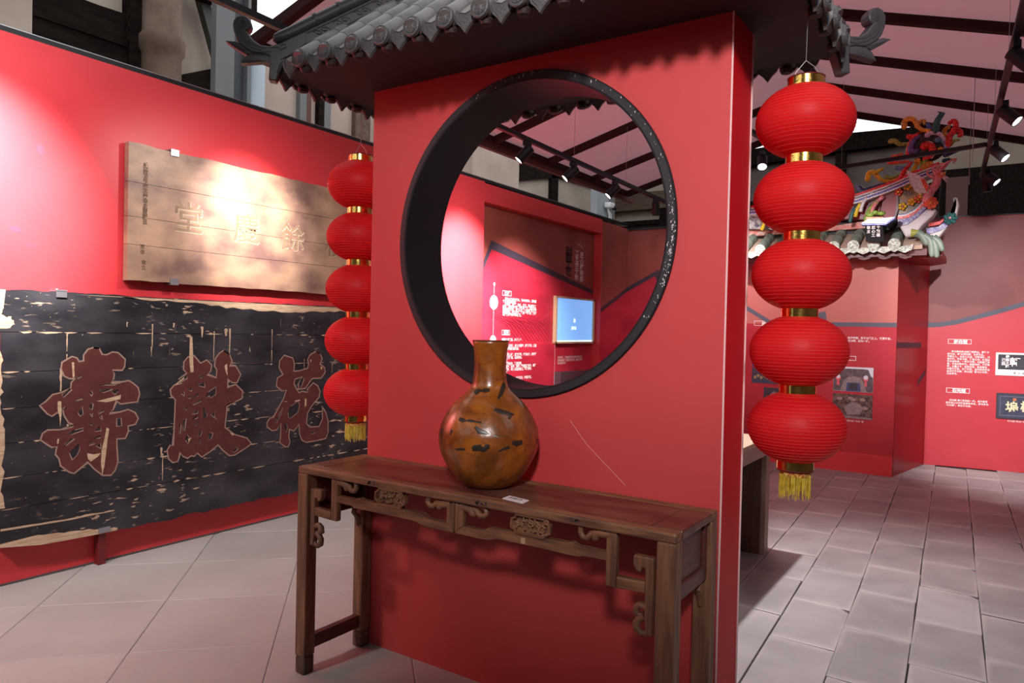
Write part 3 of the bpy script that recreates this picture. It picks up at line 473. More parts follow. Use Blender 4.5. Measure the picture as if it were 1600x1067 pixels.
# half-slab courses running away to the right of the gate
def colx(k, y): return -.571 + .298 * (k - 2) - .043 * (y - 3.348)
KN = {0: [3.938, 4.574, 5.128, 5.786, 6.40, 7.0, 7.6, 8.2], 1: [3.636, 4.227, 4.883, 5.434, 6.012, 6.663, 7.27, 7.85], 2: [3.959, 4.589, 5.15, 5.807, 6.40, 6.974, 7.525, 8.1],
      3: [4.29, 4.902, 5.471, 6.083, 6.652, 7.273, 7.894, 8.45], 4: [3.965, 4.603, 5.195, 5.80, 6.404, 6.90, 7.295, 7.9]}
for k in range(-3, 9):
    ys = KN.get(k)
    if ys is None:
        y = 3.6 + (k % 2) * .31; ys = []
        while y < 8.2: ys.append(y); y += RNG.uniform(.55, .66)
    ys = list(ys)
    if k < 1: ys = [2.525] + [q for q in ys if q > 2.8]
    while ys[0] > (1.0 if k > 0 else 2.6): ys.insert(0, ys[0] - RNG.uniform(.57, .64))
    while ys[-1] < 9.6: ys.append(ys[-1] + RNG.uniform(.56, .64))
    for a, b in zip(ys, ys[1:]):
        g = .0020; j = [RNG.uniform(-.004, .004) for _ in range(4)]
        P = [(colx(k, a) + g + j[0], a + g + j[1]), (colx(k + 1, a) - g + j[2], a + g + j[3] - .012), (colx(k + 1, b) - g + j[0], b - g + j[1] - .012), (colx(k, b) + g + j[2], b - g + j[3])]
        # chipped corner here and there
        if RNG.random() < .3:
            c = RNG.uniform(.02, .05); P = P[:2] + [(P[2][0], P[2][1] - c), (P[2][0] - c, P[2][1])] + P[3:]
        slab(P, SLAB_R, RNG.uniform(-.002, .002))

# ---- exhibition wall on the left
YR0, YR1, ZR = 6.10, 8.80, 2.785
mb = MB()
def wseg(y0, y1, z0, z1, x=XL, t=.14): mb.box((x - t, y0, z0), (x, y1, z1))
wseg(-1.5, YR0, 0, 2.99); wseg(YR0, YR1, ZR, 2.975); wseg(YR1, 9.62, 0, 2.95)
mb.box((XL - .30, YR0 - .1, 0), (XL - .122, YR1 + .1, 2.9))
wall_left = tag(mb.build('wall_left', RED_WALL, smooth=0), kind='structure')
mb = MB(); mb.box((XL - .16, -1.5, 2.99), (XL - .0005, 9.62, 3.018)); mb.build('cap_rail', BLACK_TRIM, wall_left, smooth=0, label='thin black rail along the wall top')
mb = MB(); mb.box((XL - .16, -1.5, 3.018), (XL - .004, 9.62, 3.024)); mb.build('cap_edge', SILVER, wall_left, smooth=0, label='thin bright metal edge on the rail')
mb = MB(); mb.box((XL, -1.5, 0), (XL + .003, 6.1, .012)); mb.build('floor_seal', GROUT, wall_left, smooth=0)
# stains on the wall film
mb = MB()
for (y, z, a, b) in ((1.90, 2.40, .018, .03), (1.86, 1.86, .02, .012), (1.78, 1.94, .03, .016), (2.29, 2.23, .012, .02), (2.33, 1.88, .01, .012)):
    mb.face([(XL + .0006, y + a * math.cos(t * PI / 5) * (1 + .3 * math.sin(3 * t)), z + b * math.sin(t * PI / 5)) for t in range(10)])
mb.build('stain', mat('pink stain', (.60, .033, .058), .5), wall_left, smooth=0)

# recess with mural
XR = XL - .12
def onrec(pts, off=.002): return [(XR + off, y, z) for y, z in pts]
LN = REC_LINE
def offs(line, d): return [(y, z - d) for y, z in line]
mb = MB(); mb.prism(onrec([(YR0 - .02, 0), (YR1, 0)] + [(YR1, 2.0)] + [LN[1]] + [(YR0 - .02, 1.80)], .000), (.004, 0, 0))
mb.build('mural_field', CRIMSON, wall_left, smooth=0, label='crimson lower mural')
mb = MB(); mb.prism(onrec([(YR0 - .02, 1.80), LN[1], (YR1, 2.0), (YR1, ZR + .05), (YR0 - .02, ZR + .05)], .000), (.004, 0, 0))
mb.build('mural_field', BROWN_MUR, wall_left, smooth=0, label='russet upper mural')
def ribbon(pts, w, f, m, parent, name='mural_line', label=None, t=.002, nrm=None):
    """flat line along 2D points; f maps 2D to 3D; w width"""
    mb = MB(); n = len(pts); L = []; R = []
    for i, p in enumerate(pts):
        a = Vector(pts[max(i - 1, 0)]); b = Vector(pts[min(i + 1, n - 1)]); d = (b - a).normalized(); q = Vector((-d.y, d.x)) * w / 2
        if 0 < i < n - 1:
            e = (Vector(p) - a).normalized(); k = max(.5, abs(e.dot(d))); q = q / k
        L.append(mb.v(f((p[0] + q.x, p[1] + q.y)))); R.append(mb.v(f((p[0] - q.x, p[1] - q.y))))
    for i in range(n - 1): mb.bm.faces.new([L[i], L[i + 1], R[i + 1], R[i]])
    return mb.build(name, m, parent, smooth=0, label=label)
ribbon([(6.06, 1.80), LN[1], (YR1, 1.995)], .055, lambda p: (XR + .006, p[0], p[1]), NAVY, wall_left, label='dark slate line peaked like a gable')
mb = MB(); mb.box((XR + .003, YR0 - .03, 0), (XR + .030, 7.765, 1.30)); mb.build('text_board', CRIMSON, wall_left, smooth=0)
ribbon([(7.765, 1.30), (7.765, .3)], .008, lambda p: (XR + .0315, p[0], p[1]), WHITE_EDGE, wall_left, name='board_edge')
# fine roof-line drawing printed on the mural
mb = MB()
for k in range(16):
    y = 6.55 + k * .075; mb.tube([(XR + .0045, y, 1.56 + .01 * (k % 3)), (XR + .0045, y + .16, 1.52), (XR + .0045, y + .42, 1.33)], .0035, 4)
for k in range(4): mb.tube([(XR + .0045, 6.4, 1.66 - k * .02), (XR + .0045, 7.3, 1.58 - k * .05), (XR + .0045, 7.75, 1.75 - k * .09)], .003, 4)
tag(mb.build('roof_drawing', mat('faint mural drawing', (.30, .012, .035), .5), wall_left, smooth=0), kind='stuff')
# far end of the left wall: russet over crimson
def leftgraph(y0, y1, za, zb):
    mb = MB(); mb.prism([(XL, y0, 0), (XL, y1, 0), (XL, y1, zb), (XL, y0, za)], (.003, 0, 0)); mb.build('mural_field', CRIMSON, wall_left, smooth=0)
    mb = MB(); mb.prism([(XL, y0, za), (XL, y1, zb), (XL, y1, 2.94), (XL, y0, 2.94)], (.003, 0, 0)); mb.build('mural_field', BROWN_MUR, wall_left, smooth=0)
leftgraph(YR1 + .01, 9.62, 1.755, 2.075)
ribbon([(YR1 + .01, 1.755), (9.62, 2.075)], .055, lambda p: (XL + .005, p[0], p[1]), NAVY, wall_left)

# text on the recess mural
def rt(body, size, y, z, m=TEXT_W, parent=wall_left, off=.033, **k):
    text(body, size, m, (XR + off, y, z), (0, 1, 0), (0, 0, 1), parent, **k)
def pill(x, y0, y1, z0, z1, parent, f, t=.006):
    for a, b in (((y0, z0), (y1, z0)), ((y1, z0), (y1, z1)), ((y1, z1), (y0, z1)), ((y0, z1), (y0, z0))):
        pass
    mb = MB()
    for (a, b, c, d) in ((y0, z0, y1, z0 + t), (y0, z1 - t, y1, z1), (y0, z0, y0 + t, z1), (y1 - t, z0, y1, z1)):
        mb.face([f((a, b)), f((c, b)), f((c, d)), f((a, d))])
    mb.build('heading_frame', TEXT_W, parent, smooth=0)
frec = lambda p: (XR + .0325, p[0], p[1])
frec0 = lambda p: (XR + .0055, p[0], p[1])
pill(0, 6.63, 6.81, 1.838, 1.896, wall_left, frec0); rt('选材', .05, 6.672, 1.850, off=.006, bold=.002)
pill(0, 6.635, 6.80, 1.40, 1.457, wall_left, frec0, ); rt('制作', .05, 6.672, 1.410, off=.006, bold=.002)
para1 = ['    匾额木料多选楠木、樟木与杉木，质地坚', '实不易变形开裂。', '    经锯解、刨平、拼板、晾干，再以细竹钉', '相接，背面加穿带，使板面平整，百年不曲。', '字形先书于纸，双钩上板，依笔意深浅下刀，', '或阴或阳，转折藏锋，皆须一气呵成，刀法', '有度方得书家神韵传世。']
for i, s in enumerate(para1): rt(s, .037, 6.64, 1.790 - .0287 * i, off=.006, bold=.0012, xs=1.0)
para2 = ['制匾工序繁复，约分数步，', '    一、', '    选料开板，依尺寸拼接，嵌缝批灰，反复', '    打磨至板面光洁。', '    二、', '    书写上样，双钩描摹，逐字校对，再依样', '    下刀雕刻，清底修光。', '    三、', '    髹漆贴金，数遍而成，', '    底漆、面漆、罩漆，每道须待阴干，再行', '    打磨，金箔以鱼胶贴之，轻拂成色。', '    四、', '    悬挂', '    择吉日升匾，张灯结彩，邻里相贺。']
for i, s in enumerate(para2): rt(s, .036, 6.64, 1.335 - .0335 * i, bold=.0012) if 1.335 - .0335 * i < 1.29 else rt(s, .036, 6.64, 1.335 - .0335 * i, off=.006, bold=.0012)
for i, s in enumerate(['观看视频，了解匾额的制作过程与传统工艺', '请轻触屏幕下方按钮选择内容，播放完毕后', '自动返回首页。']): rt(s, .034, 7.88, 1.115 - .036 * i, off=.006)
for i, c in enumerate('匠心雕琢感'): rt(c, .082, 8.405, 2.435 - i * .078, off=.006, bold=.001, xs=1.25)
for i, c in enumerate('工艺传千秋'): rt(c, .082, 8.27, 2.45 - i * .078, off=.006, bold=.001, xs=1.25)
for i, c in enumerate('制匾工艺'): rt(c, .115, 8.02, 2.44 - i * .088, m=TEXT_D, off=.006, bold=.004, xs=1.5)
rt('ZHI BIAN GONG YI', .022, 8.0, 2.165, m=TEXT_W, off=.006)
ribbon([(8.33, 2.60), (8.42, 2.585), (8.47, 2.56)], .006, frec0, TEXT_W, wall_left, name='print_flourish')
# roundels on a hanging line
def disc2(c, r, f, n=20): return [f((c[0] + r * math.cos(2 * PI * k / n), c[1] + r * math.sin(2 * PI * k / n))) for k in range(n)]
ribbon([(6.468, 1.95), (6.468, .6)], .007, frec0, mat('pink print line', (.75, .4, .4), .6), wall_left, name='timeline')
for c, r in (((6.468, 1.955), .018), ((6.468, 1.755), .078), ((6.468, 1.335), .06)):
    mb = MB(); mb.face(disc2(c, r, lambda p: (XR + .0075 + (.027 if p[1] < 1.30 and False else 0), p[0], p[1]))); mb.build('roundel', TEXT_W, wall_left, smooth=0)
rt('匠', .07, 6.433, 1.73, m=mat('grey lettering', (.45, .42, .43), .6), off=.009)
# ledge under the monitor
mb = MB(); mb.box((XR + .004, 7.775, .72), (XL - .004, YR1 - .01, .955), .004); mb.build('ledge', mat('dark glossy ledge', (.09, .05, .06), .15), wall_left, smooth=0)

# monitor (its own thing)
MY0, MY1, MZ0, MZ1 = 7.745, 8.775, 1.305, 1.895
t = thing('wall_monitor', (XR + .02, (MY0 + MY1) / 2, MZ0), 'blue lit wall monitor in a pale oak frame inside the mural recess', 'monitor')
mb = MB()
for a in ((MY0, MZ0, MY1, MZ0 + .022), (MY0, MZ1 - .022, MY1, MZ1), (MY0, MZ0, MY0 + .032, MZ1), (MY1 - .032, MZ0, MY1, MZ1)):
    mb.box((XR + .006, a[0], a[1]), (XR + .05, a[2], a[3]))
mb.build('frame', OAK, t, smooth=0)
mb = MB(); mb.box((XR + .006, MY0 + .03, MZ0 + .02), (XR + .030, MY1 - .03, MZ1 - .02)); mb.build('screen', MONITOR, t, smooth=0)
SCR_W = mat('white screen graphic', (.75, .88, 1), .5, emit=1.0)
text('请选择', .045, SCR_W, (XR + .0325, 8.17, 1.485), (0, 1, 0), (0, 0, 1), t, bold=.002)
mb = MB(); mb.face(disc2((8.25, 1.60), .03, lambda p: (XR + .032, p[0], p[1]), 14)); mb.build('screen_icon', SCR_W, t, smooth=0)
mb = MB(); mb.face([(XR + .032, MY0 + .035, MZ0 + .022), (XR + .032, MY1 - .035, MZ0 + .022), (XR + .032, MY1 - .035, MZ0 + .045), (XR + .032, MY0 + .035, MZ0 + .035)]); mb.build('screen_bar', SCR_W, t, smooth=0)

# ---- back walls
mb = MB(); mb.box((XL, 9.62, 0), (-2.6, 9.72, 2.93)); wall_back_left = tag(mb.build('wall_back_left', BROWN_MUR, smooth=0), kind='structure')
fb = lambda p, o=.004: (p[0], 9.62 - o, p[1])
pk = [(XL + .003, 2.076), (-4.0, 2.31), (-3.55, 1.55)]
mb = MB(); mb.prism([(XL + .003, 9.62, 0), (-2.6, 9.62, 0), (-2.6, 9.62, 1.55), (-3.55, 9.62, 1.55), (-4.0, 9.62, 2.31), (XL + .003, 9.62, 2.076)], (0, -.003, 0))
mb.build('mural_field', CRIMSON, wall_back_left, smooth=0, label='crimson lower mural')
ribbon(pk + [(-2.6, 1.55)], .055, lambda p: fb(p, .005), NAVY, wall_back_left)
mb = MB(); mb.box((XL, 9.60, 2.93), (-2.6, 9.73, 2.955)); mb.build('cap_rail', BLACK_TRIM, wall_back_left, smooth=0)

PW = Vector((-.668, 9.736)); DW = (Vector((.297, 9.858)) - PW).normalized(); NW = Vector((DW.y, -DW.x))
def RWp(s, z, off=0): p = PW + DW * s + NW * off; return (p.x, p.y, z)
mb = MB(); mb.prism([RWp(-.6, 0), RWp(5.5, 0), RWp(5.5, 2.87), RWp(-.6, 2.87)], (-NW.x * .1, -NW.y * .1, 0))
wall_back_right = tag(mb.build('wall_back_right', RED_WALL, smooth=0), kind='structure')
gl = [(-.05, 1.622), (.12, 1.634), (.28, 1.665), (.442, 1.715), (.65, 1.78), (.93, 1.88), (1.5, 2.12), (2.4, 1.7), (4.0, 2.0)]
mb = MB(); mb.prism([RWp(-.05, 0), RWp(4, 0)] + [RWp(s, z) for s, z in gl[::-1]], (NW.x * .003, NW.y * .003, 0)); mb.build('mural_field', CRIM_R, wall_back_right, smooth=0, label='crimson lower wall film')
RUS_R = mat('dusty russet film', (.25, .062, .062), .5, col2=(.22, .050, .052), scale=2)
mb = MB(); mb.prism([RWp(s, z) for s, z in gl] + [RWp(4, 2.86), RWp(-.05, 2.86)], (NW.x * .003, NW.y * .003, 0)); mb.build('mural_field', RUS_R, wall_back_right, smooth=0, label='dusty russet upper film')
ribbon(gl, .052, lambda p: RWp(p[0], p[1], .005), NAVY2, wall_back_right, label='blue grey curved line')
mb = MB(); mb.prism([RWp(-.6, 2.87, .01), RWp(5.5, 2.87, .01), RWp(5.5, 2.885, .01), RWp(-.6, 2.885, .01)], (-NW.x * .12, -NW.y * .12, 0)); mb.build('cap_rail', BLACK_TRIM, wall_back_right, smooth=0)
XD = Vector((DW.x, DW.y, 0)); UP = Vector((0, 0, 1))
def rw(body, size, s, z, m=TEXT_W, off=.0045, parent=None, **k): text(body, size, m, RWp(s, z, off), XD, UP, parent or wall_back_right, **k)
frw = lambda p: RWp(p[0], p[1], .0045)
pill(0, .206, .436, 1.415, 1.470, wall_back_right, frw, .005); rw('素白匾', .045, .262, 1.425, bold=.0022)
pill(0, .204, .434, .852, .908, wall_back_right, frw, .005); rw('石光匾', .045, .262, .863, bold=.0022)
para = ['      素白匾的特点是黑底素白，简雅不', '俗为尚，崇“返璞归真，以字为主，', '书匾文人、名家之墨迹，行笔流畅，风', '骨毕现。最宜书斋、雅室之用，然而白', '字亦须有骨，一笔不可苟。木胎髹黑漆', '罩，字迹白粉所书，刻痕浅细，尤见笔', '意，分量之不，远观近赏，皆成章法', '布置于厅堂，古雅端庄。当地匠师多沿', '此法不改旧规，所以流传至今仍可考，', '正此意也。']
for i, s in enumerate(para): rw(s, .0245, .202, 1.318 - .0283 * i, bold=.0006)
for i, s in enumerate(['     石光匾 匾额形制的一种。用于题写', '斋名或山水园林胜景的命名，所书多为', '“石光匾”，意在于光润。']): rw(s, .0245, .202, .758 - .03 * i, bold=.0006)

def wall_print(name, label, s0, s1, z0, z1, m, f3, th=.008):
    t = thing(name, f3((s0, z0), 0), label, 'print')
    mb = MB(); a = [f3((s0, z0), .004), f3((s1, z0), .004), f3((s1, z1), .004), f3((s0, z1), .004)]
    d = Vector(f3((s0, z0), .004 + th)) - Vector(f3((s0, z0), .004))
    mb.prism(a, d); mb.build('board', m, t, smooth=0); return t
def flat(t, pts, f3, off, m, name='print_area', label=None):
    mb = MB(); mb.face([f3(p, off) for p in pts]); return mb.build(name, m, t, smooth=0, label=label)
F3R = lambda p, o: RWp(p[0], p[1], o)
INK = mat('black ink print', (.03, .026, .04), .5, col2=(.05, .045, .06), scale=20)
DNAVY = mat('dark blue print', (.035, .035, .07), .5, col2=(.06, .06, .10), scale=14)
t = wall_print('calligraphy_print', 'black calligraphy print in a white border on the right back wall', .673, 1.35, 1.075, 1.330, TEXT_W, F3R)
flat(t, [(.695, 1.142), (1.33, 1.142), (1.33, 1.310), (.695, 1.310)], F3R, .0125, INK)
rw('軒', .105, .800, 1.190, off=.0135, parent=t, bold=.002); rw('白', .105, .925, 1.190, off=.0135, parent=t, bold=.002); rw('素', .105, 1.08, 1.190, off=.0135, parent=t, bold=.002)
for i, c in enumerate('題書之記'): rw(c, .034, .765, 1.275 - i * .036, off=.0135, parent=t, bold=.0015)
for i, c in enumerate('己酉'): rw(c, .04, .725, 1.235 - i * .042, off=.0135, parent=t, bold=.001)
rw('素  白  匾', .026, .84, 1.095, m=INK, off=.0135, parent=t)
t = wall_print('plaque_print', 'dark blue plaque print with pale gold characters below the calligraphy print', .690, 1.45, .590, .878, mat('dark frame print', (.05, .035, .05), .5), F3R)
flat(t, [(.705, .605), (1.43, .605), (1.43, .862), (.705, .862)], F3R, .0125, DNAVY)
for a, b in (((.725, .625), (1.41, .632)), ((.725, .838), (1.41, .844)), ((.725, .625), (.730, .844))):
    flat(t, [a, (b[0], a[1]), b, (a[0], b[1])], F3R, .0130, mat('grey border line', (.16, .15, .19), .5))
rw('塢', .125, .775, .680, m=TEXT_G, off=.0135, parent=t, bold=.003); rw('桃', .125, .915, .690, m=TEXT_G, off=.0135, parent=t, bold=.003)
flat(t, [(.845, .795), (.876, .795), (.876, .825), (.845, .825)], F3R, .0135, mat('orange seal', (.55, .16, .06), .5), 'seal', 'orange square seal')
rw('石光匾“桃塢”清代', .024, .80, .558)

# ---- ceiling: fabric on a steel frame, ridge above the gate
RX, RZ = -1.55, 4.01
EX0, EZ0, EX1, EZ1 = -4.15, 3.31, 2.6, 2.72
FY = [3.04, 3.77, 4.80, 5.83, 6.86, 7.89, 8.92]
def sl(x): return RZ + (RX - x) * -.27 if x < RX else RZ - (x - RX) * .312
mb = MB()
for x0, x1 in ((EX0, RX), (RX, EX1)):
    mb.face([(x0, FY[0], sl(x0) + .04), (x1, FY[0], sl(x1) + .04), (x1, FY[-1], sl(x1) + .04), (x0, FY[-1], sl(x0) + .04)])
ceiling = tag(mb.build('ceiling', FABRIC, smooth=0), kind='structure')
raf = None
for y in FY:
    for x0, x1 in ((EX0, RX), (RX, EX1)):
        mb = MB(); mb.prism([(x0, y - .03, sl(x0) - .03), (x1, y - .03, sl(x1) - .03), (x1, y - .03, sl(x1) + .038), (x0, y - .03, sl(x0) + .038)], (0, .06, 0))
        mb.build('rafter', BEAM, ceiling, smooth=0)
for x, mm, h in ((EX0, BEAM, .06), (RX, BEAM, .07), (EX1, BEAM, .06)):
    mb = MB(); mb.box((x - .02, FY[0], sl(x) - .03), (x + .02, FY[-1], sl(x) + .036)); mb.build('purlin', mm, ceiling, smooth=0)
mb = MB(); mb.box((EX0 - .085, FY[0], sl(EX0) - .075), (EX0 - .035, FY[-1] + .3, sl(EX0) - .02)); mb.build('purlin', PURLIN, ceiling, smooth=0, label='red brown purlin')
for x, y in ((-2.3, 6.9), (-.2, 6.95), (-.25, 7.95), (-1.9, 8.0)):
    mb = MB(); mb.tube([(x, y, sl(x)), (x, y, 2.9)], .003, 5); mb.build('drop_wire', WIRE, ceiling)

# ---- the old building outside the tent
XB = -5.8
mb = MB(); mb.box((XB - .2, -5, 0), (XB, 12.1, 3.30)); mb.box((XB - .2, 2.2, 3.3), (XB, 4.16, 4.6)); mb.box((XB - .2, 4.16, 3.3), (XB, 4.72, 3.95)); mb.box((XB - .2, 4.72, 3.3), (XB, 12.1, 4.5))
wall_outer_left = tag(mb.build('wall_outer_left', PLASTER, smooth=0), kind='structure')
def bx(lo, hi, m, parent, name, label=None, bev=0):
    mb = MB(); mb.box(lo, hi, bev); return mb.build(name, m, parent, smooth=0, label=label)
WO = wall_outer_left
bx((XB, 1.2, 2.9), (XB + .10, 2.37, 5.0), PLASTER, WO, 'plaster_pier', bev=.01)
mb = MB(); mb.prism([(XB + .02, 2.372, 2.9), (XB + .02, 3.075, 2.9), (XB + .02, 3.075, 3.86), (XB + .02, 2.66, 3.84), (XB + .02, 2.64, 4.6), (XB + .02, 2.372, 4.6)], (.05, 0, 0)); mb.build('dark_board', TIMBER, WO, smooth=0, label='dark timber infill')
for z, hh in ((3.44, .075), (3.60, .24)):
    mb = MB(); mb.box((XB + .07, 2.372, z), (XB + .09, 3.05, z + hh)); mb.build('dark_board', TIMBER, WO, smooth=0)
bx((XB, 3.045, 2.9), (XB + .12, 3.135, 4.8), TIMBER, WO, 'timber_post')
mb = MB()
mb.lathe([(.15, 2.8), (.155, 3.3), (.15, 3.58), (.175, 3.62), (.18, 3.72), (.15, 3.76), (.15, 4.9)], (XB + .14, 3.29, 0), 18); mb.build('earth_pillar', EARTH, WO, 40)
mb = MB(); mb.prism([(XB + .09, 3.565, 4.30), (XB + .09, 3.66, 4.30), (XB + .09, 3.98, 3.42), (XB + .09, 3.88, 3.42)], (.07, 0, 0)); mb.build('steel_brace', BRACE, WO, smooth=0, label='olive diagonal steel brace')
mb = MB(); mb.prism([(XB + .02, 3.45, 3.42), (XB + .02, 4.0, 3.42), (XB + .02, 4.0, 3.76), (XB + .02, 3.9, 3.72), (XB + .02, 3.53, 3.54)], (.05, 0, 0)); mb.build('dark_board', TIMBER, WO, smooth=0)
mb = MB(); mb.prism([(XB + .16, 3.3, 4.12), (XB + .16, 4.1, 4.2), (XB + .16, 4.1, 4.36), (XB + .16, 3.3, 4.26)], (.1, 0, 0)); mb.build('sloping_beam', TIMBER, WO, smooth=0)
for y0, y1, m, nm in ((4.76, 4.84, STEEL, 'grey_post'), (4.84, 4.90, PURLIN, 'red_post'), (5.00, 5.07, TIMBER, 'timber_post'), (5.07, 5.155, STEEL, 'grey_post'), (5.50, 5.72, TIMBER2, 'timber_post'), (5.84, 5.95, TIMBER2, 'timber_post'), (9.60, 9.80, TIMBER, 'timber_post')):
    bx((XB, y0, 2.9), (XB + .06, y1, 4.5), m, WO, nm)
bx((XB, 4.75, 2.9), (XB + .09, 6.4, 3.42), BRACE, WO, 'sill_beam')
bx((XB, 7.2, 2.9), (XB + .35, 8.25, 4.6), PLASTER, WO, 'plaster_pier', bev=.015)
mb = MB(); mb.prism([(XB + .01, 8.26, 3.50), (XB + .01, 9.85, 3.86), (XB + .01, 11.9, 3.95), (XB + .01, 11.9, 4.5), (XB + .01, 8.26, 4.5)], (.05, 0, 0)); mb.build('dark_board', TIMBER, WO, smooth=0, label='dark sheet for the shade in the roof hollow')  # solid dark sheet paints the shade of the open roof hollow
mb = MB(); mb.lathe([(.16, 0), (.16, .1), (.10, .13)], (XB + .05, 8.62, 4.02), 16, (1, 0, 0)); mb.build('beam_end', TIMBER2, WO, 40)
# chain on the old wall
mb = MB()
for k in range(5):
    z = 3.86 - k * .05; mb.tube([(XB + .15 + .0 * a, 3.02 + .012 * math.cos(a) * (1 if k % 2 else .25), z + .03 * math.sin(a)) for a in [2 * PI * q / 10 for q in range(10)]], .006, 5, closed=True)
tag(mb.build('hanging_chain', TIMBER, WO, smooth=40), kind='stuff')

mb = MB(); mb.box((-6, 12, 0), (5, 12.2, 4.2)); wall_outer_back = tag(mb.build('wall_outer_back', PLASTER, smooth=0), kind='structure')
WK = wall_outer_back
GREYB = mat('grey brown old wall', (.20, .16, .145), .9, col2=(.13, .10, .09), scale=3, detail=8)
mb = MB(); mb.prism([(-3.8, 11.98, 2.5), (-.95, 11.98, 2.5), (-.95, 11.98, 4.5), (-2.0, 11.98, 4.5), (-3.8, 11.98, 4.3)], (0, .02, 0)); mb.build('old_wall', GREYB, WK, smooth=0)
mb = MB(); mb.prism([(-3.8, 11.8, 4.42), (-2.0, 11.8, 4.52), (-.7, 11.8, 4.48), (-.7, 11.8, 4.28), (-2.0, 11.8, 4.26), (-3.8, 11.8, 4.16)], (0, .2, 0)); mb.build('sloping_beam', TIMBER, WK, smooth=0)
bx((-2.10, 11.85, 2.5), (-1.96, 11.97, 4.3), TIMBER, WK, 'timber_post')
bx((-3.8, 11.86, 3.1), (-.75, 11.97, 3.62), TIMBER, WK, 'tie_beam')
bx((-.72, 11.9, 3.84), (2.5, 12.0, 4.75), mat('buff stone wall', (.42, .34, .27), .9, col2=(.34, .27, .21), scale=2.5, detail=8, bump=.4, bscale=9), WK, 'stone_course')
bx((-.72, 11.82, 2.6), (2.5, 11.99, 3.84), TIMBER, WK, 'dark_board')
bx((-.64, 11.78, 2.9), (-.38, 11.81, 3.72), PURLIN, WK, 'door_leaf')
bx((-5.8, 11.8, 3.62), (-3.9, 11.98, 3.92), TIMBER2, WK, 'tie_beam', 'weathered brown tie beam')
bx((-5.8, 11.86, 3.36), (-3.9, 11.98, 3.44), TIMBER, WK, 'tie_beam')
bx((-4.9, 11.84, 2.6), (-4.78, 11.96, 3.6), TIMBER, WK, 'timber_post')
bx((-5.8, 11.7, 2.9), (-3.9, 11.97, 3.32), TIMBER, WK, 'tie_beam')
mb = MB(); mb.box((-6.2, -6, 4.9), (5, 1.6, 5.0)); tag(mb.build('shade_roof_hall', TIMBER, smooth=0), kind='structure')  # unseen roof added to keep open-sky light off the hall
mb = MB(); mb.box((4.4, -6, 0), (4.6, 12, 4.9)); tag(mb.build('shade_wall_right', GREYB, smooth=0), kind='structure')  # unseen wall added to cut the ambient daylight
mb = MB(); mb.box((-6, -6.2, 0), (4.6, -6, 4.9)); tag(mb.build('shade_wall_front', GREYB, smooth=0), kind='structure')  # added out of view, limits daylight from behind the camera
mb = MB(); mb.box((-6.2, 9.95, 5.2), (5, 12.3, 5.3)); tag(mb.build('shade_roof_back', TIMBER, smooth=0), kind='structure')  # unseen roof added to shade the back of the old building
# ================================================================== GATE WITH TILED ROOF
GX0, GX1, GY0, GY1, GZ = -2.395, -.755, 2.409, 2.632, 2.527
CX, CZ, CR = -1.57, 1.827, .635
gate = thing('moon_gate', (-1.575, 2.52, 0), 'red freestanding gate wall with round black opening and dark tiled roof', 'gate')
NC = 96
angs = sorted(set([2 * PI * k / NC for k in range(NC)] + [math.atan2(z - CZ, x - CX) % (2 * PI) for x in (GX0, GX1) for z in (0, GZ)]))
def rectpt(a):
    c, s = math.cos(a), math.sin(a); t = 1e9
    if c > 1e-9: t = min(t, (GX1 - CX) / c)
    if c < -1e-9: t = min(t, (GX0 - CX) / c)
    if s > 1e-9: t = min(t, (GZ - CZ) / s)
    if s < -1e-9: t = min(t, (0 - CZ) / s)
    return CX + c * t, CZ + s * t
mb = MB(); n = len(angs)
ri, ro = {}, {}
for y in (GY0, GY1):
    ri[y] = [mb.v((CX + CR * math.cos(a), y, CZ + CR * math.sin(a))) for a in angs]
    ro[y] = [mb.v((rectpt(a)[0], y, rectpt(a)[1])) for a in angs]
for i in range(n):
    j = (i + 1) % n
    for y in (GY0, GY1): mb.bm.faces.new([ri[y][i], ri[y][j], ro[y][j], ro[y][i]])
    mb.bm.faces.new([ri[GY0][i], ri[GY1][i], ri[GY1][j], ri[GY0][j]]); mb.bm.faces.new([ro[GY0][i], ro[GY0][j], ro[GY1][j], ro[GY1][i]])
mb.build('gate_wall', RED_GATE, gate, smooth=0)
bx((GX1, GY0 + .004, 0), (GX1 + .003, GY1 - .004, GZ), RED_SIDE, gate, 'side_film')
mb = MB(); mb.tube([(GX1 + .002, GY0, 0), (GX1 + .001, GY0, .5), (GX1 + .003, GY0 - .001, .9), (GX1 + .001, GY0, 1.4), (GX1 + .002, GY0, GZ)], .0032, 5); mb.build('film_edge', WHITE_EDGE, gate, label='pale peeling film edge')
mb = MB(); mb.tube([(GX1 + .003, GY1, 0), (GX1 + .003, GY1, GZ)], .005, 5); mb.build('film_edge', WHITE_EDGE, gate, label='pale peeling film edge')
# scratch across the lower right of the wall
ribbon([(-1.335, 1.115), (-1.26, 1.03), (-1.10, .90)], .0025, lambda p: (p[0], GY0 - .0008, p[1]), mat('pale scratch', (.62, .22, .20), .6), gate, name='scratch')
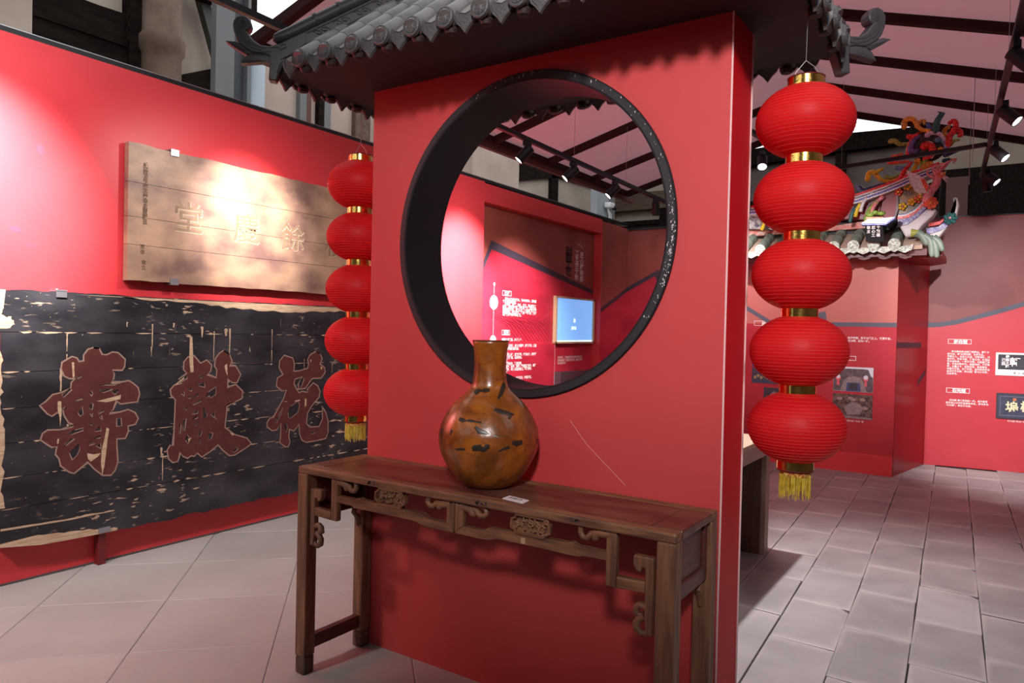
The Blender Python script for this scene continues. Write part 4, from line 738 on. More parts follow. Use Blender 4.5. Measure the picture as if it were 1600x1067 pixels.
# round frame
mb = MB(); prof = ((.605, GY1 + .010), (.605, GY0 - .012), (.612, GY0 - .014), (.638, GY0 - .014), (.642, GY0 - .010), (.642, GY0))
rings = [[mb.v((CX + r * math.cos(2 * PI * k / 128), y, CZ + r * math.sin(2 * PI * k / 128))) for k in range(128)] for r, y in prof + ((.642, GY1), (.642, GY1 + .010))]
for A, B in zip(rings, rings[1:] + rings[:1]):
    for k in range(128): mb.bm.faces.new([A[k], A[(k + 1) % 128], B[(k + 1) % 128], B[k]])
frame = mb.build('ring_frame', BLACK_RING, gate, smooth=40, label='deep black round frame')
mb = MB()
A = [[mb.v((CX + r * math.cos(2 * PI * k / 128), GY0 - .0148, CZ + r * math.sin(2 * PI * k / 128))) for k in range(128)] for r in (.6125, .6375)]
for k in range(128): mb.bm.faces.new([A[0][k], A[0][(k + 1) % 128], A[1][(k + 1) % 128], A[1][k]])
mb.build('rim', RING_EDGE, frame, smooth=0, label='front rim with chipped black paint')
CHIP = mat('bare chip', (.55, .50, .50), .7)
mb = MB()
for k in range(150):
    a = RNG.gauss(-.14, .17) if k < 110 else RNG.uniform(0.1, 2.0)
    r = RNG.triangular(.612, .641, .632); s = RNG.uniform(.0005, .0022); e = RNG.uniform(1, 3.2)
    c = Vector((CX + r * math.cos(a), GY0 - .0155, CZ + r * math.sin(a)))
    mb.face([c + Vector((s * math.cos(q) * RNG.uniform(.6, 1.2), 0, s * e * math.sin(q) * RNG.uniform(.6, 1.2))) for q in [2 * PI * h / 7 for h in range(7)]])
tag(mb.build('paint_chips', CHIP, frame, smooth=0), kind='stuff')

# roof ----------------------------------------------------------------
EX0r, EX1r, EY0, EY1 = -2.60, -.535, 2.045, 2.995
mb = MB(); mb.box((EX0r, EY0, GZ), (EX1r, EY1, GZ + .022)); roof = mb.build('roof', SOFFIT, gate, smooth=0, label='black soffit board')
SLOPE = math.radians(40); cs, sn = math.cos(SLOPE), math.sin(SLOPE)
# slope boards
mb = MB(); zt = GZ + .022; rd = .475; zr = zt + rd * math.tan(SLOPE)
P0, P1, P2, P3 = (EX0r, EY0, zt), (EX1r, EY0, zt), (EX1r, EY1, zt), (EX0r, EY1, zt); Q0, Q1 = (EX0r + rd, 2.52, zr), (EX1r - rd, 2.52, zr)
mb.face([P0, P1, Q1, Q0]); mb.face([P2, P3, Q0, Q1]); mb.face([P1, P2, Q1]); mb.face([P3, P0, Q0]); mb.build('roof_slope', TILE_DARK, roof, smooth=0)
# shared tile meshes, local x along the eave, y up the slope, z out of it
def shared(name, mb, m):
    bmesh.ops.recalc_face_normals(mb.bm, faces=mb.bm.faces)
    me = bpy.data.meshes.new(name); mb.bm.to_mesh(me); mb.bm.free(); me.materials.append(m)
    me.polygons.foreach_set('use_smooth', [True] * len(me.polygons)); me.set_sharp_from_angle(angle=math.radians(40)); return me
TL = .125
mb = MB(); mb.tube([(0, -.012, 0), (0, -.002, 0), (0, TL * .9, 0), (0, TL, 0)], [.0345, .037, .0335, .032], 14); COVER = shared('cover_tile', mb, TILE)
mb = MB(); N8 = 9
top = [(-.052 + .104 * k / (N8 - 1), 0) for k in range(N8)]
rows = []
for y in (-.012, .17):
    for dz in (0, -.009):
        rows.append([mb.v((x, y, -.012 - .026 * (1 - (x / .052) ** 2) + dz)) for x, _ in top])
for A, B in ((0, 2), (3, 1), (1, 0), (2, 3)):
    for k in range(N8 - 1): mb.bm.faces.new([rows[A][k], rows[A][k + 1], rows[B][k + 1], rows[B][k]])
PAN = shared('pan_tile', mb, mat('dusty lit pan tile', (.17, .155, .15), .5))  # paler for dust and for light put into the colour
# eave disc: round end with raised rings, local z faces outward
mb = MB(); mb.lathe([(.0375, 0), (.0375, .014), (.033, .017), (.031, .012), (.026, .012), (.0245, .015), (.022, .012), (.012, .013), (.009, .016), (.002, .017)], n=20)
for k in range(8):
    a = 2 * PI * k / 8; mb.ball((.0165 * math.cos(a), .0165 * math.sin(a), .0125), .0042, sub=1)
DISC = shared('eave_disc', mb, TILE_DARK)
# drip shield, local x along the eave, y down negative, z outward
mb = MB()
sh = [(-.052, 0), (-.05, -.03), (-.036, -.058), (-.017, -.074), (0, -.096), (.017, -.074), (.036, -.058), (.05, -.03), (.052, 0), (.03, -.018), (0, -.026), (-.03, -.018)]
mb.prism([(x, y, 0) for x, y in sh], (0, 0, .012))
sh2 = [(x * .72, -.008 + y * .78, .0125) for x, y in sh]; mb.tube(sh2, .0026, 5, closed=True)
for q in ((0, -.058), (-.014, -.05), (.014, -.05), (0, -.042)): mb.ball((q[0], q[1], .012), .006, (1, 1, .5), sub=1)
DRIP = shared('drip_tile', mb, TILE_DARK)
mb = MB(); mb.lathe([(.022, 0), (.026, .010), (.020, .024), (.006, .028)], n=12); BUD = shared('eave_bud', mb, mat('dark red eave bud', (.028, .012, .013), .6))

def side(U, I, start, L, nd, d0, dd, c0, nc):
    U = Vector((*U, 0)); I = Vector((*I, 0)); Z = Vector((0, 0, 1))
    up = I * cs + Z * sn; nrm = U.cross(up)
    Rt = Matrix((U, up, nrm)).transposed()              # tiles
    if nrm.z < 0: raise Exception('side')
    Ro = Matrix((U, U.cross(I) , -I)).transposed()
    Rd = Matrix((-U, Z, -I)).transposed() if Vector((-U)).cross(Z).dot(-I) > 0 else Matrix((U, Z, -I)).transposed()
    S0 = Vector((*start, 0))
    for k in range(nc):
        u = c0 + dd * k; room = min(u, L - u, .47) - .0
        base = S0 + U * u - I * .030 + Z * 2.547
        j = RNG.uniform(-.002, .002)
        place('eave_disc', DISC, roof, base + Z * j - I * .004, Rd)
        place('eave_bud', BUD, roof, base - Z * .024 + I * .026, Matrix((U, I, -Z)).transposed() if U.cross(I).dot(-Z) > 0 else Matrix((-U, I, -Z)).transposed())
        nt = max(1, int((room + .09) / cs / TL))
        for q in range(nt): place('cover_tile', COVER, roof, base + up * (TL * q + .004) + nrm * j, Rt)
    for k in range(nd):
        u = d0 + dd * k; room = min(u, L - u, .47)
        base = S0 + U * u - I * .008 + Z * 2.577
        place('drip_tile', DRIP, roof, base, Rd @ Matrix.Rotation(math.radians(-4), 3, 'X'))
        nt = max(1, int((room + .07) / cs / .16))
        for q in range(nt): place('pan_tile', PAN, roof, base + I * .004 + up * (.155 * q) + Z * .018, Rt, (1, max(.35, min(1, (room - .03 - .155 * q * cs) / cs / .17)), 1))
side((1, 0), (0, 1), (-2.61, 2.03), 2.085, 13, .123, .1535, .20, 13)
side((-1, 0), (0, -1), (-.525, 3.005), 2.085, 13, .123, .1535, .20, 13)
side((0, -1), (1, 0), (-2.615, 3.01), .985, 6, .08, .165, .162, 5)
side((0, 1), (-1, 0), (-.525, 2.03), .985, 6, .08, .165, .162, 5)

# hip ridges with upturned scroll ends
def corner(P, e, dz=0):
    P = Vector((*P, dz)); e = Vector((*e, 0)).normalized(); t = Vector((-e.y, e.x, 0)); Z = Vector((0, 0, 1))
    def f(sz, o=0): return P + e * sz[0] + Z * sz[1] + t * o
    mb = MB(); mb.prism([f(q, -.026) for q in SCROLL_BODY], t * .052)
    body = mb.build('hip_ridge', SCROLL, roof, smooth=25, bevel=.006, label='upturned ridge end with a scroll')
    mb = MB()
    for tail in SCROLL_TAILS:
        c = sum((Vector(f(q)) for q in tail), Vector()) / len(tail)
        a = [mb.v(f(q, -.019)) for q in tail]; b = [mb.v(f(q, .019)) for q in tail]
        la, lb = mb.v(c - t * .026), mb.v(c + t * .026); nn = len(tail)
        for i in range(nn):
            j = (i + 1) % nn; mb.bm.faces.new([a[i], b[i], b[j], a[j]]); mb.bm.faces.new([a[j], la, a[i]]); mb.bm.faces.new([b[i], lb, b[j]])
    mb.build('ridge_leaf', SCROLL, roof, smooth=30)
    mb = MB()
    for ln in SCROLL_LINES:
        for o in (-.026, .026): mb.tube([f(q, o) for q in ln], .0032, 5)
    mb.build('ridge_relief', SCROLL, roof, smooth=60)
    rise = math.tan(math.radians(31)); top = -.66
    mb = MB(); mb.prism([f(q, -.024) for q in ((-.120, 2.716), (-.120, 2.646), (top, 2.646 + .54 * rise), (top, 2.716 + .54 * rise))], t * .048)
    mb.prism([f(q, -.034) for q in ((-.02, 2.585), (-.07, 2.615), (-.125, 2.652), (top, 2.652 + .535 * rise), (top, 2.632 + .535 * rise), (-.125, 2.632))], t * .068)
    mb.build('hip_course', SCROLL, roof, smooth=0, bevel=.004)
    mb = MB()
    for o in (-.0255, .0255):
        for dz in (-.018, .028): mb.tube([f((-.13, 2.682 + dz), o), f((top, 2.682 + dz + .53 * rise), o)], .0028, 5)
        for k in range(6):
            s0 = -.19 - .085 * k; z0 = 2.688 + (-.13 - s0) * rise
            for sg_ in (1, -1): mb.tube([f((s0 + sg_ * (.006 + .016 * (1 - q / 9)) * math.cos(q * .75) + sg_ * .014, z0 + sg_ * .014 * rise * -1 + .013 * (1 - q / 10) * math.sin(q * .75)), o) for q in range(9)], .0026, 5)
    tag(mb.build('course_relief', SCROLL, roof, smooth=60), kind='stuff')
    capz = [(q[0], q[1] - .012) for q in SCROLL_CAP] + [(-.30, 2.752 + .172 * rise), (-.48, 2.752 + .352 * rise), (top, 2.752 + .532 * rise)]
    mb = MB()
    mb.tube([f(q) for q in capz], [.010, .022, .028, .030, .031, .031, .031, .031], 12)
    for k in range(1, 6):
        q = (-.06 - .1 * k, 2.722 + .1 * k * rise - .008); mb.tube([f(q), f((q[0] - .012, q[1] + .012 * rise))], .0335, 12)
    mb.build('ridge_cap', SCROLL, roof, smooth=45)
corner((-2.61, 2.03), (-1, -1)); corner((-.525, 3.005), (1, 1), -.04); corner((-.525, 2.03), (1, -1)); corner((-2.61, 3.005), (-1, 1))
mb = MB(); mb.box((-2.13, 2.485, 2.93), (-1.005, 2.555, 3.06), .008); mb.tube([(-2.16, 2.52, 3.075), (-.975, 2.52, 3.075)], .034, 12); mb.build('main_ridge', SCROLL, roof, smooth=40)

# ================================================================== LANTERN STRINGS
def lantern_string(x, y, ztop, label):
    t = thing('lantern_string', (x, y, ztop - 1.26), label, 'lantern', 'strings of five red lanterns hung from the gate roof')
    mb = MB(); mb.tube([(x, y, GZ + .004), (x - .002, y, ztop + .075)], .0012, 5)
    mb.tube([(x - .002, y, ztop + .075), (x - .03, y, ztop + .045), (x - .05, y, ztop + .012)], .0012, 5); mb.tube([(x - .002, y, ztop + .075), (x + .025, y, ztop + .05), (x + .05, y, ztop + .012)], .0012, 5)
    mb.tube([(x, y, ztop), (x, y, ztop - 1.26)], .0012, 5); mb.build('string', WIRE, t)
    globe = ring = rim = None; pitch = .2515
    for k in range(6):
        zc = ztop - pitch * k
        if k == 0:
            mb = MB(); mb.lathe([(.050, -.014), (.0578, -.014), (.0578, .014), (.050, .014)], (x, y, zc), 40); ring = mb.build('gold_band', GOLD, t, smooth=40)
            mb = MB()
            for dz in (-.0155, .0155): mb.tube([(x + .0575 * math.cos(a), y + .0575 * math.sin(a), zc + dz) for a in [2 * PI * q / 40 for q in range(40)]], .0022, 5, closed=True)
            rim = mb.build('band_rim', RING_RED, ring, smooth=60); rg0 = zc
        else:
            c = place('gold_band', ring.data, t, (x, y, zc)); c.matrix_local = Matrix.Translation((0, 0, zc - rg0)) @ Matrix.Rotation(0, 4, 'Z')
            d = place('band_rim', rim.data, c, (x, y, zc)); d.matrix_local = Matrix.Identity(4)
        if k == 5: break
        zg = zc - pitch / 2
        if k == 0:
            prof = []; H = pitch / 2 - .012; NR = 21; bb = H / math.sqrt(1 - (.054 / .155) ** 2)
            for i in range(NR * 2 + 1):
                hh = -H + 2 * H * i / (NR * 2); rr = .155 * math.sqrt(max(0, 1 - (hh / bb) ** 2))
                prof.append((rr * (1.0 if i % 2 == 0 else .9987), hh))
            mb = MB(); mb.lathe(prof, (x, y, zg), 48, cap=False); globe = mb.build('globe', CLOTH, t, smooth=12, shift=None); zg0 = zg
            globe.data.polygons.foreach_set('use_smooth', [True] * len(globe.data.polygons))
            mb = MB()
            for i in range(2, len(prof) - 2, 2):
                r, h = prof[i]; mb.tube([(x + (r + .0003) * math.cos(a), y + (r + .0003) * math.sin(a), zg + h) for a in [2 * PI * q / 48 for q in range(48)]], .0006, 4, closed=True)
            ribs = mb.build('hoop_wires', mat('pale hoop seam', (.74, .05, .05), .5), globe, smooth=60); tag(ribs, kind='stuff')
        else:
            c = place('globe', globe.data, t, (x, y, zg)); c.matrix_local = Matrix.Translation((0, 0, zg - zg0)) @ Matrix.Rotation(0, 4, 'Z')
            d = place('hoop_wires', ribs.data, c, (x, y, zg)); d.matrix_local = Matrix.Identity(4); tag(d, kind='stuff')
    zb = ztop - pitch * 5 - .016
    mb = MB(); mb.lathe([(.048, 0), (.050, -.012), (.048, -.022)], (x, y, zb + .004), 32); mb.build('fringe_braid', mosaic('gold red braid', (.35, .03, .02), (.8, .55, .12), 160), t, smooth=40)
    mb = MB()
    for k in range(96):
        a = 2 * PI * k / 96 + RNG.uniform(-.02, .02); r = .047 + RNG.uniform(-.004, .003); L = RNG.uniform(.060, .082)
        p = Vector((x + r * math.cos(a), y + r * math.sin(a), zb - .014)); d = RNG.uniform(-.006, .004)
        mb.tube([p, p + Vector((d * math.cos(a) * .5, d * math.sin(a) * .5, -L * .5)), p + Vector((d * math.cos(a + 1), d * math.sin(a + 1), -L))], .0013, 4)
    tag(mb.build('fringe', YELLOW, t, smooth=60), kind='stuff')
    return t
lantern_string(-.543, 2.52, 2.285, 'right string of five red paper lanterns, fully in view beside the gate')
lantern_string(-2.590, 2.52, 2.265, 'left string of five red paper lanterns, half hidden by the gate edge')

# ================================================================== CONSOLE TABLE
TX0, TX1, TY0, TY1, TZ = -2.405, -.758, 2.018, 2.400, .868
t = thing('console_table', ((TX0 + TX1) / 2, (TY0 + TY1) / 2, 0), 'carved brown wooden altar table against the red gate', 'table')
mb = MB(); mb.box((TX0, TY0, .838), (TX1, TY0 + .052, TZ)); mb.build('front_rail', WOOD, t, smooth=0, bevel=.007)
mb = MB(); mb.box((TX0, TY1 - .052, .838), (TX1, TY1, TZ)); mb.build('back_rail', WOOD, t, smooth=0, bevel=.007)
for x0, x1 in ((TX0, TX0 + .10), (TX1 - .10, TX1)):
    mb = MB(); mb.prism([(x0, TY0 + .053, .839), (x1, TY0 + .053, .839), (x1, TY1 - .053, .839), (x0, TY1 - .053, .839)], (0, 0, TZ - .839)); mb.build('end_rail', WOOD_TOP, t, smooth=0, bevel=.006)
mb = MB(); mb.box((TX0 + .101, TY0 + .0525, .842), (TX1 - .101, TY1 - .0525, TZ - .0015)); mb.build('top_panel', WOOD_TOP, t, smooth=0, bevel=.002)
mb = MB()
for x in (-1.985, -1.46, -1.10):
    for k in range(14):
        c = Vector((x + RNG.uniform(-.022, .022), TY0 - .0006, .853 + RNG.uniform(-.006, .006))); s = RNG.uniform(.001, .0035)
        mb.face([c + Vector((s * 2 * math.cos(q), 0, s * math.sin(q))) for q in [2 * PI * h / 6 for h in range(6)]])
tag(mb.build('worn_inlay', mat('dark old inlay', (.045, .03, .022), .7), t, smooth=0), kind='stuff')
FOOT = mat('scuffed foot', (.13, .075, .05), .8, col2=(.07, .04, .028), scale=20)
for x0, x1, sx in ((TX0, TX0 + .058, 1), (TX1 - .060, TX1, -1)):
    for y0, y1 in ((TY0, TY0 + .058), (TY1 - .058, TY1)):
        mb = MB(); mb.box((x0, y0, .075), (x1, y1, .838)); lg = mb.build('leg', WOOD_V, t, smooth=0, bevel=.005)
        mb = MB(); mb.box((x0 + .001, y0 + .001, .0), (x1 - .001, y1 - .001, .076)); mb.build('foot', FOOT, lg, smooth=0, bevel=.008, label='scuffed paler foot')
    xa, xb = (x0 + .012, x0 + .046)
    mb = MB(); mb.box((xa, TY0 + .058, .093), (xb, TY1 - .058, .15)); mb.build('stretcher', WOOD_RED, t, smooth=0, bevel=.005)
    mb = MB(); mb.box((xa, TY0 + .058, .645), (xb, TY1 - .058, .695)); mb.box((xa, TY0 + .058, .69), (xb, TY0 + .09, .84)); mb.box((xa, TY1 - .09, .69), (xb, TY1 - .058, .84)); mb.build('end_frame', WOOD_RED, t, smooth=0, bevel=.004)
    mb = MB(); mb.box((xa + .008, TY0 + .085, .688), (xb - .008, TY1 - .085, .84)); mb.build('end_panel', WOOD_RED, t, smooth=0, bevel=.003)
    # small bracket under the end frame
    mb = MB(); yb = TY1 - .058
    mb.tube([((xa + xb) / 2, yb, .56), ((xa + xb) / 2, yb - .012, .60), ((xa + xb) / 2, yb - .03, .62), ((xa + xb) / 2, yb - .022, .645)], .012, 8); mb.build('bracket', WOOD_V, t)
# fretwork in the front plane, drawn for the left half and mirrored
MXc = -1.584
FY0, FY1 = TY0 + .010, TY0 + .036
def fret(xf, name_suffix=''):
    def P(pts): return [(xf(x), FY0, z) for x, z in pts]
    def bar(pts, nm='fret_bar', m=WOOD):
        mb = MB(); mb.prism(P(pts), (0, FY1 - FY0, 0)); return mb.build(nm, m, t, smooth=0, bevel=.005)
    bar([(-2.216, .838), (-2.216, .667), (-2.181, .667), (-2.180, .838)], m=WOOD_V)
    bar([(-2.312, .706), (-2.312, .671), (-2.217, .667), (-2.217, .704)])
    bar([(-2.182, .772), (-2.182, .746), (-2.10, .744), (-2.085, .738), (-2.05, .738), (-1.90, .740), (-1.765, .738), (-1.74, .730), (-1.715, .727), (-1.622, .727), (-1.588, .727), (-1.588, .730), (-1.622, .757), (-1.70, .757), (-1.718, .762), (-1.735, .772), (-1.90, .774), (-2.04, .776), (-2.06, .781), (-2.08, .772)])
    bar([(-1.622, .757), (-1.586, .728), (-1.586, .838), (-1.62, .820)], m=WOOD_V)
    bar([(-2.338, .782), (-2.338, .545), (-2.318, .545), (-2.312, .60), (-2.312, .672), (-2.312, .706), (-2.312, .745), (-2.300, .745), (-2.296, .730), (-2.282, .736), (-2.272, .752), (-2.272, .782)], 'corner_bracket', WOOD_V)
    def scr(pts, r, nm='fret_scroll'):
        mb = MB(); y = (FY0 + FY1) / 2; mb.tube([(xf(x), y, z) for x, z in pts], [q * 1.2 for q in r], 8); mb.build(nm, WOOD, t, smooth=60)
    scr([(-2.192, .824), (-2.160, .824), (-2.143, .822), (-2.138, .806), (-2.140, .798)], [.013, .013, .012, .011, .008])
    scr([(-2.143, .824), (-2.122, .814), (-2.112, .800), (-2.094, .801), (-2.085, .816), (-2.086, .833), (-2.098, .836)], [.010, .010, .009, .009, .009, .008, .006])
    scr([(-1.606, .824), (-1.635, .820), (-1.652, .818), (-1.660, .804), (-1.662, .796)], [.013, .013, .012, .012, .008])
    scr([(-1.650, .822), (-1.674, .818), (-1.690, .803), (-1.708, .804), (-1.718, .818), (-1.712, .832), (-1.698, .834)], [.010, .010, .010, .009, .009, .008, .006])
    scr([(-2.314, .628), (-2.296, .632), (-2.283, .624), (-2.280, .606), (-2.292, .598), (-2.304, .604)], [.010, .010, .010, .010, .008, .006])
    scr([(-2.310, .600), (-2.294, .590), (-2.282, .574), (-2.284, .556), (-2.300, .546), (-2.318, .550), (-2.322, .564)], [.010, .010, .010, .010, .009, .009, .007])
fret(lambda x: x); fret(lambda x: 2 * MXc - x)
# pierced carved medallions
for cx in (-1.893, -1.265):
    mb = MB(); a, b = .074, .031
    out = [(-a, -b * .45), (-a * .98, b * .45), (-a * .80, b * .62), (-a * .74, b), (a * .74, b), (a * .80, b * .62), (a * .98, b * .45), (a, -b * .45), (a * .80, -b * .62), (a * .74, -b), (-a * .74, -b), (-a * .80, -b * .62)]
    zc = .806
    mb.tube([(cx + x, FY0 - .001, zc + z) for x, z in out], .006, 6, closed=True)
    mb.prism([(cx + x, FY0 + .008, zc + z) for x, z in out], (0, .014, 0))
    md = mb.build('medallion', WOOD, t, smooth=40, label='dark pierced medallion')
    mb = MB()
    for k in range(26):
        x = RNG.uniform(-.06, .06); z = RNG.uniform(-.022, .022); r = RNG.uniform(.006, .012); a0 = RNG.uniform(0, 6.28)
        mb.tube([(cx + x + r * math.cos(a0 + q * .8), FY0 + .001, zc + z + r * math.sin(a0 + q * .8) * .8) for q in range(6)], .0034, 5)
    tag(mb.build('pierced_carving', CARVE, md, smooth=60, label='pale scrolling carving'), kind='stuff')
bx((-1.30, FY0 - .0006, .742), (-1.283, FY0 + .002, .762), mat('pale chip in wood', (.45, .30, .19), .8), t, 'wood_chip')

# label card on the table
t = thing('label_card', (-1.36, 2.08, TZ), 'small white label card lying at the front of the table by the vase', 'card')
mb = MB(); mb.prism([(-1.405, 2.066, TZ + .0005), (-1.310, 2.050, TZ + .0005), (-1.316, 2.100, TZ + .0005), (-1.409, 2.116, TZ + .0005)], (0, 0, .002)); mb.build('card', CARD, t, smooth=0)
text('古代陶瓶', .015, TEXT_D, (-1.395, 2.088, TZ + .003), (.986, -.165, 0), (.165, .986, 0), t, bold=.0006)

# ================================================================== VASE
VC = Vector((-1.572, 2.212, TZ)); k6 = 6.2e-4
t = thing('vase', VC, 'large amber glazed bottle vase with dark brush marks on the carved table', 'vase')
pr = [(965, 0), (965, 105), (962, 128), (945, 158), (920, 188), (880, 222), (820, 260), (750, 292), (700, 302), (660, 302), (620, 297), (560, 274), (500, 240), (450, 198), (410, 150), (380, 122), (350, 107), (300, 99), (250, 96), (200, 97), (150, 101), (110, 107), (97, 109), (92, 105), (95, 98), (120, 92), (250, 84), (340, 92), (420, 150)]
prof = [(max(r * k6, .0005), (965 - y) * k6) for y, r in pr]
# fine interpolation
def cr(P, n=4):
    out = []
    for i in range(len(P) - 1):
        p0, p1, p2, p3 = (Vector((*P[max(i - 1, 0)], 0)), Vector((*P[i], 0)), Vector((*P[i + 1], 0)), Vector((*P[min(i + 2, len(P) - 1)], 0)))
        for q in range(n):
            s = q / n; v = .5 * ((2 * p1) + (p2 - p0) * s + (2 * p0 - 5 * p1 + 4 * p2 - p3) * s * s + (3 * p1 - p0 - 3 * p2 + p3) * s ** 3); out.append((max(v.x, .0005), max(0, v.y)))
    out.append(P[-1]); return out
mid = cr(prof[4:22], 4)
mb = MB(); mb.lathe(prof[:4] + mid + prof[22:], VC, 64, cap=True); mb.build('body', VASE, t, smooth=50)
mb = MB(); mb.tube([(VC.x + .0665 * math.cos(a), VC.y + .0665 * math.sin(a), VC.z + .5415) for a in [2 * PI * q / 40 for q in range(40)]], .0032, 6, closed=True); mb.build('rim', mat('dark glaze rim', (.10, .03, .008), .25), t, smooth=60, label='dark glaze rim')
def vr(z):
    P = sorted([(b, a) for a, b in mid]); 
    for (z0, r0), (z1, r1) in zip(P, P[1:]):
        if z0 <= z <= z1: return r0 + (r1 - r0) * (z - z0) / max(z1 - z0, 1e-6)
    return P[0][1]
vd = Vector((.578, -.816, 0)); vrt = Vector((.816, .578, 0))
marks = [[(298, 400, 9), (312, 390, 14), (325, 382, 8), (360, 380, 12), (388, 378, 7)], [(468, 335, 6), (468, 360, 14), (455, 395, 12), (437, 425, 5)], [(418, 478, 7), (445, 488, 12), (490, 500, 10), (520, 512, 15), (500, 530, 7)],
         [(215, 540, 9), (235, 546, 12), (290, 545, 7), (345, 552, 5)], [(310, 575, 8), (335, 598, 15), (370, 605, 9), (440, 628, 6)], [(140, 515, 6), (150, 530, 8)], [(103, 650, 9), (112, 620, 9), (122, 610, 5)], [(165, 632, 8), (175, 605, 9), (182, 615, 5)],
         [(205, 712, 5), (232, 706, 7), (258, 704, 6)], [(298, 700, 12), (335, 690, 18), (365, 700, 14), (385, 680, 16), (390, 670, 8)], [(305, 690, 12), (350, 680, 10)], [(445, 710, 4), (480, 694, 8), (510, 686, 9)], [(525, 660, 9), (550, 668, 17), (575, 665, 14), (580, 650, 7)], [(678, 690, 7), (684, 665, 7)]]
MARK = mat('dark iron brush mark', (.028, .017, .012), .35)
for mk in marks:
    mb = MB(); L = []
    for i, (x, y, wd) in enumerate(mk):
        a = Vector(mk[max(i - 1, 0)][:2]); b = Vector(mk[min(i + 1, len(mk) - 1)][:2]); d = (b - a).normalized(); q = Vector((-d.y, d.x)) * wd * 1.05
        row = []
        for s in (-1, -.5, 0, .5, 1):
            px, py = x + q.x * s - (388 + (y - 500) * .011), y + q.y * s
            z = (965 - py) * k6; r = vr(z) + .0011 - .0006 * abs(s) ** 3; sx = max(-.98, min(.98, px * k6 / r)); cx_ = math.sqrt(1 - sx * sx)
            row.append(mb.v(VC + vrt * (r * sx) + vd * (r * cx_) + Vector((0, 0, z))))
        L.append(row)
    for A, B in zip(L, L[1:]):
        for k in range(4): mb.bm.faces.new([A[k], A[k + 1], B[k + 1], B[k]])
    mb.build('brush_mark', MARK, t, smooth=60)

# ================================================================== PLAQUES ON THE LEFT WALL
P1Y0, P1Y1 = 2.362, 4.43
t = thing('pale_plaque', (XL + .05, P1Y0, 1.70), 'bare brown wooden plaque with three incised characters and a column of small writing', 'plaque')
zb = [1.705, 1.925, 2.095, 2.305, 2.545]
for a, b in zip(zb, zb[1:]):
    mb = MB(); N = 24; lo, hi = [], []
    for k in range(N + 1):
        y = P1Y0 + (P1Y1 - P1Y0) * k / N
        lo.append((XL + .012, y, a + .0012 + (RNG.uniform(-.004, .004) if a == zb[0] else 0))); hi.append((XL + .012, y, b - .0012 + (RNG.uniform(-.006, .004) if b == zb[-1] else 0)))
    mb.prism(lo + hi[::-1], (.044, 0, 0)); mb.build('plank', PLAQ, t, smooth=0)
XF1 = XL + .0565
for c, y, z in (('堂', 2.760, 2.135), ('慶', 3.200, 2.120), ('餘', 3.600, 2.110), ('積', 4.02, 2.10)):
    for kk, (mm, dx, dz, off, bd) in enumerate(((mat('painted lip highlight', (.50, .36, .26), .6), .003, -.004, .0004, .004), (CARVE_SHADE, 0, 0, .0010, .0015))):  # pale offset copy paints the lit lip, darker copy the shade in the cut
        text(c, .215, mm, (XF1 + off, y + dx, z - .078 + dz), (0, 1, 0), (0, 0, 1), t, align='CENTER', bold=bd, name='incised_character', ext=.0006)
DKW = mat('dark incised line', (.12, .065, .04), .7)
for i, c in enumerate('咸豐拾年歲次庚申孟夏穀旦'): text(c, .034, DKW, (XF1 + .0006, 2.468, 2.41 - i * .032), (0, 1, 0), (0, 0, 1), t, align='CENTER', bold=.001)
for i, c in enumerate('眾信 敬立'): text(c, .03, DKW, (XF1 + .0006, 2.455 if i < 3 else 2.465, 1.905 - i * .032), (0, 1, 0), (0, 0, 1), t, align='CENTER', bold=.0005)
def clipon(parent, y, z, s, x0, up=True):
    mb = MB(); mb.box((XL + .001, y - .028, z - .004), (x0 + .012, y + .028, z + .004)); mb.box((x0 + .006, y - .028, z - (.038 if up else -.004)), (x0 + .010, y + .028, z + (.004 if up else .038))); mb.ball((XL + .02, y, z + .006), .008, sub=1)
    mb.build('wall_clip', CLIP, parent, smooth=0, label='grey metal wall clip')
clipon(t, 2.655, 2.553, 0, XL + .054); clipon(t, 2.665, 1.698, 0, XL + .054, False)

P2Y0, P2Y1 = 1.676, 5.0
XF2 = -4.385
t = thing('black_plaque', (XF2 + .0, P2Y0, .02), 'large flaking black wooden plaque with huge dull red characters', 'plaque')
zb = [.192, .430, .600, .785, .972, 1.168, 1.382, 1.612]
for i, (a, b) in enumerate(zip(zb, zb[1:])):
    mb = MB(); N = 60; lo, hi = [], []
    for k in range(N + 1):
        y = P2Y0 + (P2Y1 - P2Y0) * k / N
        e0 = RNG.uniform(-.012, .006) if i == 0 else 0; e1 = RNG.uniform(-.008, .003) if b == zb[-1] else 0
        if i == 0 and y < 2.3: e0 += .045 * (2.3 - y) / .6
        e = (RNG.uniform(0, .02) if k in (0,) else 0)
        lo.append((XL + .018, y + e, a + .0016 + e0)); hi.append((XL + .018, y + e, b - .0016 + e1))
    mb.prism(lo + hi[::-1], (XF2 - XL - .018, 0, 0)); mb.build('plank', WORN, t, smooth=0)
def jag(pts, amp, n=6):
    out = []
    for p, q in zip(pts, pts[1:]):
        for k in range(n):
            s = k / n; out.append((p[0] + (q[0] - p[0]) * s + RNG.uniform(-amp, amp), p[1] + (q[1] - p[1]) * s + RNG.uniform(-amp, amp)))
    out.append(pts[-1]); return out
f2 = lambda o: (lambda p: (XF2 + o, p[0], p[1]))
def flatp(pts, o, m, name, parent, label=None):
    mb = MB(); vs = [mb.v(f2(o)(p)) for p in pts]
    for tri in tessellate_polygon([[Vector((p[0], p[1], 0)) for p in pts]]):
        try: mb.bm.faces.new([vs[i] for i in tri])
        except ValueError: pass
    return mb.build(name, m, parent, smooth=0, label=label)
